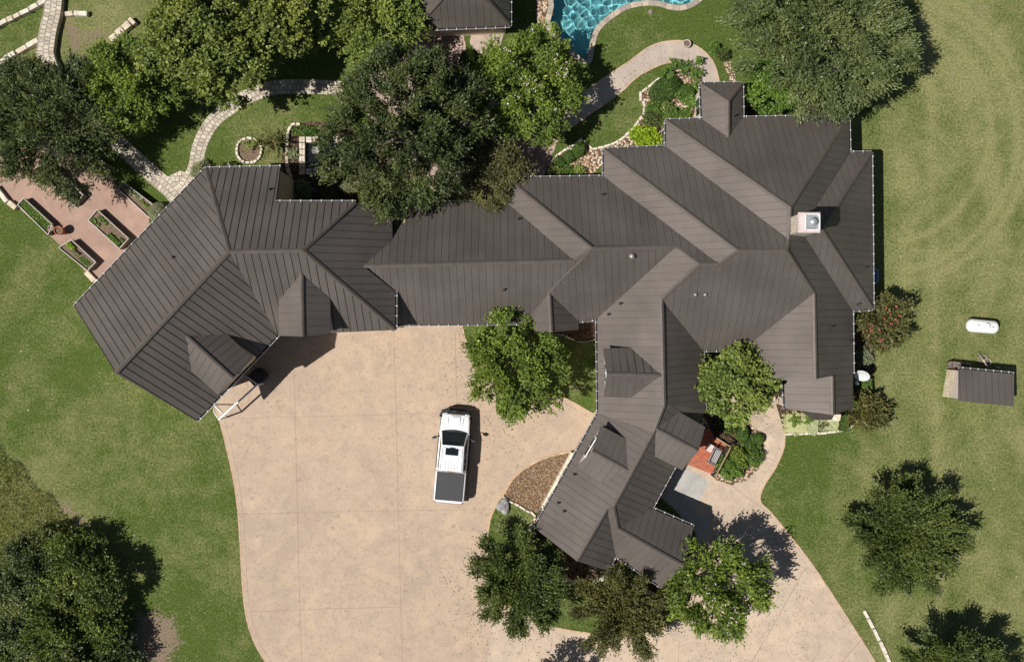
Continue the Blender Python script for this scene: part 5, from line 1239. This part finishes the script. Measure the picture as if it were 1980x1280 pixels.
# things round the shed
root = empty('firewood_rack', P(1846, 706), R_(-6), label='rusty metal firewood rack against the shed corner', cat='rack')
mb = MB()
for x in (-.5, .5):
    for y in (-.22, .22): mb.tube([(x, y, 0), (x, y, .75)], [.025, .025], 6)
for y in (-.22, .22): mb.tube([(-.5, y, .7), (.5, y, .7)], [.022, .022], 6); mb.tube([(-.5, y, .12), (.5, y, .12)], [.022, .022], 6)
for x in (-.5, .5): mb.tube([(x, -.22, .7), (x, .22, .7)], [.022, .022], 6)
mb.build('rack_frame', M['rust'], root)
mb = MB(); rng_ = random.Random(5)
for k in range(12): y = rng_.uniform(-.18, .18); z = .2 + .07 * (k // 2); mb.tube([(-.6 + rng_.uniform(-.1, .1), y, z), (.45, y + rng_.uniform(-.05, .05), z)], [.05, .045], 7)
mb.build('logs', M['bark'], root)
mb = MB(); mb.tube([(-.16, .62, .05), (.17, -.55, 1.0)], [.03, .025], 7); setp(mb.build('wooden_pole', M['palepot'], None, P(1893, 696)), 'pale wooden pole leaning against the back of the shed', 'pole')
mb = MB()
for k in range(3): mb.tube([(.28 * math.cos(a_) * (1 - .12 * k) + .05 * k, .28 * math.sin(a_) * (1 + .1 * k), .04 + .05 * k) for a_ in np.linspace(0, 6.2, 18)], [.03] * 18, 6)
setp(mb.build('hose_coil', M['wood'], None, P(1899, 695)), 'coil of brown pipe lying on the grass behind the shed', 'pipe coil')
mb = MB()
for k in range(3): mb.tube([(.3 * math.cos(a_) * (1 - .15 * k), .22 * math.sin(a_), .04 + .045 * k) for a_ in np.linspace(0, 6.2, 18)], [.026] * 18, 6)
setp(mb.build('hose_coil', M['palepot'], None, P(1908, 700)), 'smaller pale pipe coil closer to the shed gutter', 'pipe coil')
for i, (x, y, l_) in enumerate([(1872, 703, 'pale plank in the shade behind the shed gutter'), (1929, 710, 'short white offcut in the shade near the shed right end')]):
    mb = MB(); mb.box((0, 0, .06), (.35 - i * .1, .09, .08), rz=-.2); setp(mb.build('plank', M['palepot'], None, P(x, y)), l_, 'plank')

# ---------------------------------------------------------------- trees
T = tree
T('live_oak', 'very dark oak at the left edge above the granite patio', 'tree', 96, 242, 140, 5.8, 'oak', 11, dens=1.15, spiky=.9, leaf=(.17, .07))
T('crepe_myrtle', 'bright green small myrtle between the dark left oak and the yellow green tree', 'tree', 252, 165, 92, 5.4, 'myrtle', 12, gaps=.15)
T('oak_tree', 'yellow green broad tree along the top left edge', 'tree', 432, 66, 146, 8, 'oakyellow', 13, dens=1.1, spiky=.35, leaf=(.2, .13), sq=(1.05, .95))
T('oak_tree', 'darker green tree between the yellow green tree and the top myrtle', 'tree', 575, 35, 78, 7.5, 'oakyellow', 14, spiky=.35, leaf=(.2, .13))
T('crepe_myrtle', 'light green myrtle cut by the top edge left of the pool house', 'tree', 735, 42, 96, 5.4, 'myrtleyellow', 15, spiky=.6)
T('live_oak', 'biggest dark oak in the centre above the linking roof', 'tree', 768, 258, 152, 9.5, 'oak', 16, dens=1.3, spiky=.85, leaf=(.17, .075), sq=(1, 1.08))
T('live_oak', 'narrow dark oak crown between the biggest oak and the bright pool side tree', 'tree', 868, 225, 90, 8, 'oak', 17, dens=1.2, spiky=.9, leaf=(.17, .075), sq=(.9, 1.1))
T('crepe_myrtle', 'bright green myrtle with a few pale blossoms beside the pool', 'tree', 1028, 165, 112, 5.6, 'myrtle', 18, dens=1.15, spiky=.5, gaps=.3, flowers=(26, M['flowerpale']))
T('yaupon', 'thin olive brown tree touching the north eave of the linking roof', 'tree', 948, 332, 84, 4.4, 'olive', 19, dens=1.7, gaps=.2, leaf=(.11, .07), spiky=.4)
T('live_oak', 'huge grey green oak spreading over the top right lawn', 'tree', 1592, 58, 180, 8.4, 'oakgrey', 20, dens=1.25, spiky=1.0, leaf=(.18, .07), sq=(1.0, .98))
T('oak_tree', 'bright green bushy tree in front of the huge top right oak', 'tree', 1492, 172, 46, 3.4, 'green', 21)
T('crepe_myrtle', 'round bright green tree overhanging the driveway in the middle', 'tree', 998, 706, 104, 5.4, 'myrtle', 22, dens=1.0, spiky=.7, gaps=.15, leaf=(.17, .12))
T('crepe_myrtle', 'yellow green tree over the front walk between two roof wings', 'tree', 1424, 738, 76, 5.6, 'myrtleyellow', 23, dens=1.05, spiky=.3, leaf=(.18, .13))
T('crepe_myrtle', 'low pink flowering myrtle at the east wall', 'tree', 1706, 622, 52, 3.3, 'brown', 24, spiky=.6, flowers=(20, M['flower']), gaps=.1)
T('cedar_elm', 'dark green star shaped elm on the right lawn', 'tree', 1750, 1036, 96, 4.6, 'elm', 25, dens=1.5, spiky=1.0, leaf=(.16, .08), low=.06, star=26)
T('cedar_elm', 'dark elm on the island lawn next to the driveway', 'tree', 1006, 1122, 80, 5.6, 'elm', 26, dens=1.6, spiky=1.0, leaf=(.15, .08), star=20)
T('crepe_myrtle', 'sparse bronze tree below the short gable', 'tree', 1203, 1182, 80, 5.0, 'brown', 27, dens=1.1, gaps=.3, spiky=.9, star=18, leaf=(.13, .08))
T('crepe_myrtle', 'full green myrtle right of the short gable over the concrete loop', 'tree', 1384, 1132, 100, 5.8, 'myrtle', 28, dens=1.0, spiky=.9, gaps=.2, flowers=(14, M['flowerpale']))
T('cedar_elm', 'elm cut by the lower right corner of the picture', 'tree', 1852, 1318, 88, 5.2, 'elm', 29, dens=1.4, spiky=1.0, leaf=(.16, .08), star=22)
T('cedar_elm', 'tree just below the frame whose shadow falls on the bottom concrete', 'tree', 1065, 1345, 62, 5.0, 'brown', 30, dens=.6, gaps=.3)
for i, (x, y, r, hh, mt, lb) in enumerate([(75, 1085, 62, 4.6, 'oak', 'grey green oak at the top of the lower left thicket'), (150, 1075, 52, 4.6, 'cedar', 'dark cedar at the upper right of the lower left thicket'), (200, 1130, 46, 4.4, 'elm', 'dark oak at the right edge of the lower left thicket'),
    (128, 1148, 54, 4.8, 'oakyellow', 'cedar in the middle of the lower left thicket'), (100, 1212, 58, 4.8, 'cedar', 'bright tipped cedar low in the lower left thicket'), (195, 1205, 56, 4.8, 'cedar', 'green cedar beside the bare dirt patch'), (25, 1130, 45, 4, 'oakgrey', 'pale grey oak at the left edge of the thicket'),
    (25, 1225, 55, 4.2, 'oakgrey', 'pale grey brush in the bottom left corner'), (150, 1275, 60, 4.4, 'oak', 'dark oak on the bottom edge of the thicket'), (60, 1290, 55, 4, 'oakyellow', 'cedar at the bottom left edge of the picture'), (225, 1265, 42, 4.0, 'oak', 'small dark oak at the bottom right of the thicket')]):
    T('cedar_tree' if mt == 'cedar' else 'scrub_oak', lb, 'tree', x, y, r * 1.0, hh * (.54 + .26 * ((i * 7) % 5) / 4), mt, 40 + i, spiky=.6, leaf=(.15, .09), low=.1, gaps=.12)

# ---------------------------------------------------------------- shrubs
Sh = shrub
Sh('topiary', 'upper oval of the three clipped bushes beside the stone edging', 'clipped bush', 1120, 289, 19, .9, 'box', 1, ry=13, rz=R_(50), clipped=True, leaf=(.05, .04), dens=1.5)
Sh('topiary', 'middle one of the three clipped bushes beside the stone edging', 'clipped bush', 1101, 302, 15, .8, 'box', 2, ry=13, rz=R_(40), clipped=True, leaf=(.05, .04), dens=1.5)
Sh('topiary', 'smallest lower left of the three clipped bushes by the river rocks', 'clipped bush', 1083, 312, 12.5, .65, 'box', 3, clipped=True, leaf=(.05, .04), dens=1.5)
Sh('topiary', 'large clipped kidney shaped bush inside the bend of the garden walk', 'clipped bush', 1288, 171, 35, 1.0, 'box', 4, ry=24, rz=R_(28), clipped=True, leaf=(.05, .04), dens=1.5)
Sh('topiary', 'right part of the clipped bushes nearest the small hipped roof', 'clipped bush', 1327, 178, 21, .8, 'box', 5, ry=18, clipped=True, leaf=(.05, .04), dens=1.5)
Sh('shrub', 'bright lime green bush against the house wall', 'bush', 1250, 264, 30, .9, 'lime', 6, ry=19, rz=R_(-12), leaf=(.12, .09))
for i, (x, y, r, hh, mt, lb) in enumerate([(1265, 209, 15, .6, 'green', 'round green shrub in the river rocks left of a pale one'), (1290, 206, 13, .6, 'myrtleyellow', 'yellowish shrub in the river rocks below the big clipped bush'), (1262, 228, 20, .6, 'elm', 'dark low shrub on the river rocks touching the stone edging'), (1300, 226, 22, .6, 'green', 'low green shrub along the eave beneath the yellowish one'), (1325, 222, 14, .6, 'green', 'small shrub beside the pinkish wall strip'),
    (1075, 331, 13, .5, 'myrtleyellow', 'yellow green shrub under the patio eave at left'), (1098, 330, 12, .5, 'green', 'middle small shrub under the patio eave'), (1120, 331, 13, .5, 'myrtleyellow', 'right small shrub under the patio eave'), (1382, 93, 12, .8, 'green', 'leafy shrub at the outer end of the garden walk'), (1400, 105, 12, .7, 'elm', 'dark shrub under the edge of the huge oak')]):
    Sh('shrub', lb, 'bush', x, y, r, hh, mt, 20 + i)
for i, (x, y, r, lb) in enumerate([(1303, 122, 14, 'leafy plant at the walk edge'), (1322, 132, 17, 'tall plant with orange blooms beside the walk'), (1290, 142, 14, 'feathery plant above the large clipped bush'), (1345, 143, 16, 'arching plant leaning over the walk'), (1305, 180, 19, 'ferny plant growing through the clipped bushes'), (1332, 195, 16, 'ferny plant beneath the right clipped bush'), (1345, 165, 13, 'thin plant at the right side of the bed'), (1350, 118, 9, 'isolated sprig hanging over the concrete walk'), (1342, 200, 10, 'small dark plant next to the short stone step')]):
    tuft('garden_plant', lb, 'plant', x, y, r, .9, 'green', 60 + i)
Sh('topiary', 'clipped dark bush below the pool house corner', 'clipped bush', 905, 113, 17, .9, 'box', 7, ry=20, clipped=True, leaf=(.05, .04), dens=1.5)
Sh('shrub', 'silvery round bush in the shaded courtyard beside the garage wing', 'bush', 582, 368, 23, 1.0, 'silver', 8, ry=20, leaf=(.07, .05), dens=1.3)
Sh('shrub', 'dark bush in courtyard shade right of the silvery round one', 'bush', 640, 378, 20, .9, 'elm', 9)
Sh('shrub', 'pale silvery bush lit at the lower edge of the biggest oak', 'bush', 676, 362, 20, 1.4, 'silver', 10, ry=13, leaf=(.07, .05))
Sh('shrub', 'silvery clipped ball at the garage eave beside the raised beds', 'bush', 305, 411, 22, 1.1, 'silver', 11, clipped=True, leaf=(.06, .045), dens=1.5)
Sh('shrub', 'silvery spreading bush where the two flagstone paths meet the garage', 'bush', 384, 328, 22, 1.0, 'silver', 12, ry=14, rz=R_(45), leaf=(.08, .04))
Sh('shrub', 'dark flowering bush under the garage north eave', 'bush', 440, 320, 22, .6, 'elm', 13, ry=7, flowers=(14, M['flowerpale']))
tuft('garden_plant', 'grey green agave like plant left of the square pond', 'plant', 566, 300, 16, .7, 'silver', 80); Sh('shrub', 'green ground shrub above the square pond wall', 'bush', 590, 253, 26, .5, 'green', 14, ry=11); tuft('garden_plant', 'sparse plant inside the ring of pale stones', 'plant', 485, 280, 20, 1.1, 'oakyellow', 81, n=16)
tuft('garden_plant', 'thin leggy shrub between the stone ring and the pond', 'plant', 525, 275, 34, 1.6, 'brown', 82, n=46)
Sh('shrub', 'dark spiky round bush lowest in the front bed', 'bush', 1415, 903, 28, .9, 'green', 15, ry=24, leaf=(.12, .05)); Sh('shrub', 'leafy green bush in the centre of the front bed', 'bush', 1428, 882, 18, .9, 'myrtle', 16); Sh('shrub', 'round green bush at the walk side of the front bed', 'bush', 1460, 880, 18, .8, 'green', 17, ry=22)
Sh('topiary', 'small clipped ball at the edge of the front walk', 'clipped bush', 1468, 849, 12.5, .7, 'box', 18, clipped=True, leaf=(.05, .04), dens=1.5); Sh('topiary', 'striped clipped bush between the tree and the clipped ball', 'clipped bush', 1437, 838, 14, .8, 'box', 19, ry=18, clipped=True, leaf=(.05, .04), dens=1.5)
Sh('shrub', 'dark hedge in shadow along the brick terrace railing', 'bush', 1405, 826, 24, .7, 'elm', 30, ry=12, rz=R_(-25)); Sh('shrub', 'small pale sprawling shrub in the middle of the front bed', 'bush', 1448, 858, 15, .4, 'green', 31); tuft('garden_plant', 'leafy sprig beside the terrace railing bottom', 'plant', 1393, 895, 12, .5, 'green', 83)
Sh('groundcover_hedge', 'pale mint groundcover mass in front of the lower gable', 'groundcover', 1550, 818, 34, .35, 'pale', 32, ry=19, boxy=True, leaf=(.07, .05), dens=1.6); Sh('groundcover_hedge', 'pale mint groundcover at the corner by the clipped hedge', 'groundcover', 1603, 814, 19, .35, 'pale', 33, ry=18, boxy=True, leaf=(.07, .05), dens=1.6)
tuft('garden_plant', 'green shrub growing out of the pale groundcover', 'plant', 1535, 812, 13, .7, 'green', 84, n=22); tuft('garden_plant', 'second green sprig in the pale groundcover nearer the bay roof', 'plant', 1560, 812, 9, .6, 'green', 85, n=16); tuft('garden_plant', 'brown twiggy plant in the pale groundcover', 'plant', 1590, 822, 10, .5, 'olive', 86, n=14)
Sh('hedge', 'narrow clipped hedge right of the pale groundcover', 'hedge', 1631, 815, 8, .8, 'box', 34, ry=18, rz=R_(-8), boxy=True, clipped=True, leaf=(.05, .04), dens=1.6); Sh('hedge', 'square clipped hedge at the east corner of the house', 'hedge', 1663, 785, 13, .8, 'box', 35, ry=13, boxy=True, clipped=True, leaf=(.05, .04), dens=1.6); Sh('hedge', 'dense green hedge right below the satellite dish', 'hedge', 1668, 748, 15, .8, 'green', 36, ry=17, boxy=True, clipped=True, leaf=(.07, .05), dens=1.4)
Sh('shrub', 'silver leaved bush above the satellite dish', 'bush', 1672, 690, 17, .7, 'silver', 37, ry=19); T('crepe_myrtle', 'small sparse myrtle at the lower right corner of the house', 'tree', 1678, 797, 28, 1.8, 'brown', 38, dens=.4, gaps=.5, spiky=.9, star=12)
Sh('shrub', 'dark shrubs below the angled wing gable end', 'bush', 1062, 1052, 22, .8, 'elm', 39, ry=14, rz=R_(-30)); Sh('shrub', 'shaded shrub under the short gable gutter', 'bush', 1225, 1110, 20, .6, 'elm', 41, ry=10, rz=R_(-30)); tuft('garden_plant', 'agave like plant in the curved bed under the lowest wing', 'plant', 1150, 1095, 12, .5, 'silver', 88, n=14)
Sh('shrub', 'bright green shrub beneath the huge oak beside the north eave', 'bush', 1478, 205, 18, 1.2, 'green', 42); Sh('shrub', 'round shrub between the north eave and the huge oak trunk', 'bush', 1530, 205, 22, 1.2, 'green', 43, ry=14); Sh('shrub', 'small shrub on the mulch beneath the small gable', 'bush', 1135, 612, 10, .4, 'brown', 44)

# leaf litter under the trees beside the concrete
rng = np.random.default_rng(9); n = 1500
cs = np.array([(905, 690, 50), (960, 800, 50), (925, 1150, 45), (1010, 1225, 45), (1380, 1245, 60), (1475, 1120, 50), (1460, 790, 30), (1230, 130, 40), (1060, 300, 30)])
ci = rng.integers(0, len(cs), n); gx = cs[ci, 0] + rng.normal(size=n) * cs[ci, 2]; gy = cs[ci, 1] + rng.normal(size=n) * cs[ci, 2]
pos = np.stack([(gx - 990) / S, -(gy - 640) / S, np.full(n, .075)], 1)
setp(link('fallen_leaves', leaf_mesh('fallen_leaves', pos, rng.normal(size=(n, 3)) * np.array([1, 1, .1]), unit(rng.normal(size=(n, 3)) * .2 + np.array([0, 0, 1])), .09 * rng.uniform(.5, 1.2, n), .05, rng.random(n)), FM['olive']), 'scattered fallen leaves on the concrete under the trees', 'leaves', kind='stuff')
# wild grass in the lower left corner
rng = np.random.default_rng(5); n = 46000
gx = rng.uniform(-60, 215, n); gy = rng.uniform(845, 1300, n)
edge_y = 862 + np.clip(gx, 0, None) * 1.05 + 8 * np.sin(gx / 9)
k_ = gy > edge_y; gx, gy = gx[k_], gy[k_]; n = len(gx)
pos = np.stack([(gx - 990) / S, -(gy - 640) / S, rng.uniform(.05, .42, n)], 1)
ax = unit(rng.normal(size=(n, 3)) * np.array([1, 1, .5]) + np.array([.3, .2, .8]))
setp(link('wild_grass', leaf_mesh('wild_grass', pos, ax, unit(rng.normal(size=(n, 3))), .28 * rng.uniform(.5, 1.3, n), .035, rng.random(n)), FM['grass']), 'unmown wild grass below the lawn in the lower left corner', 'grass', kind='stuff')
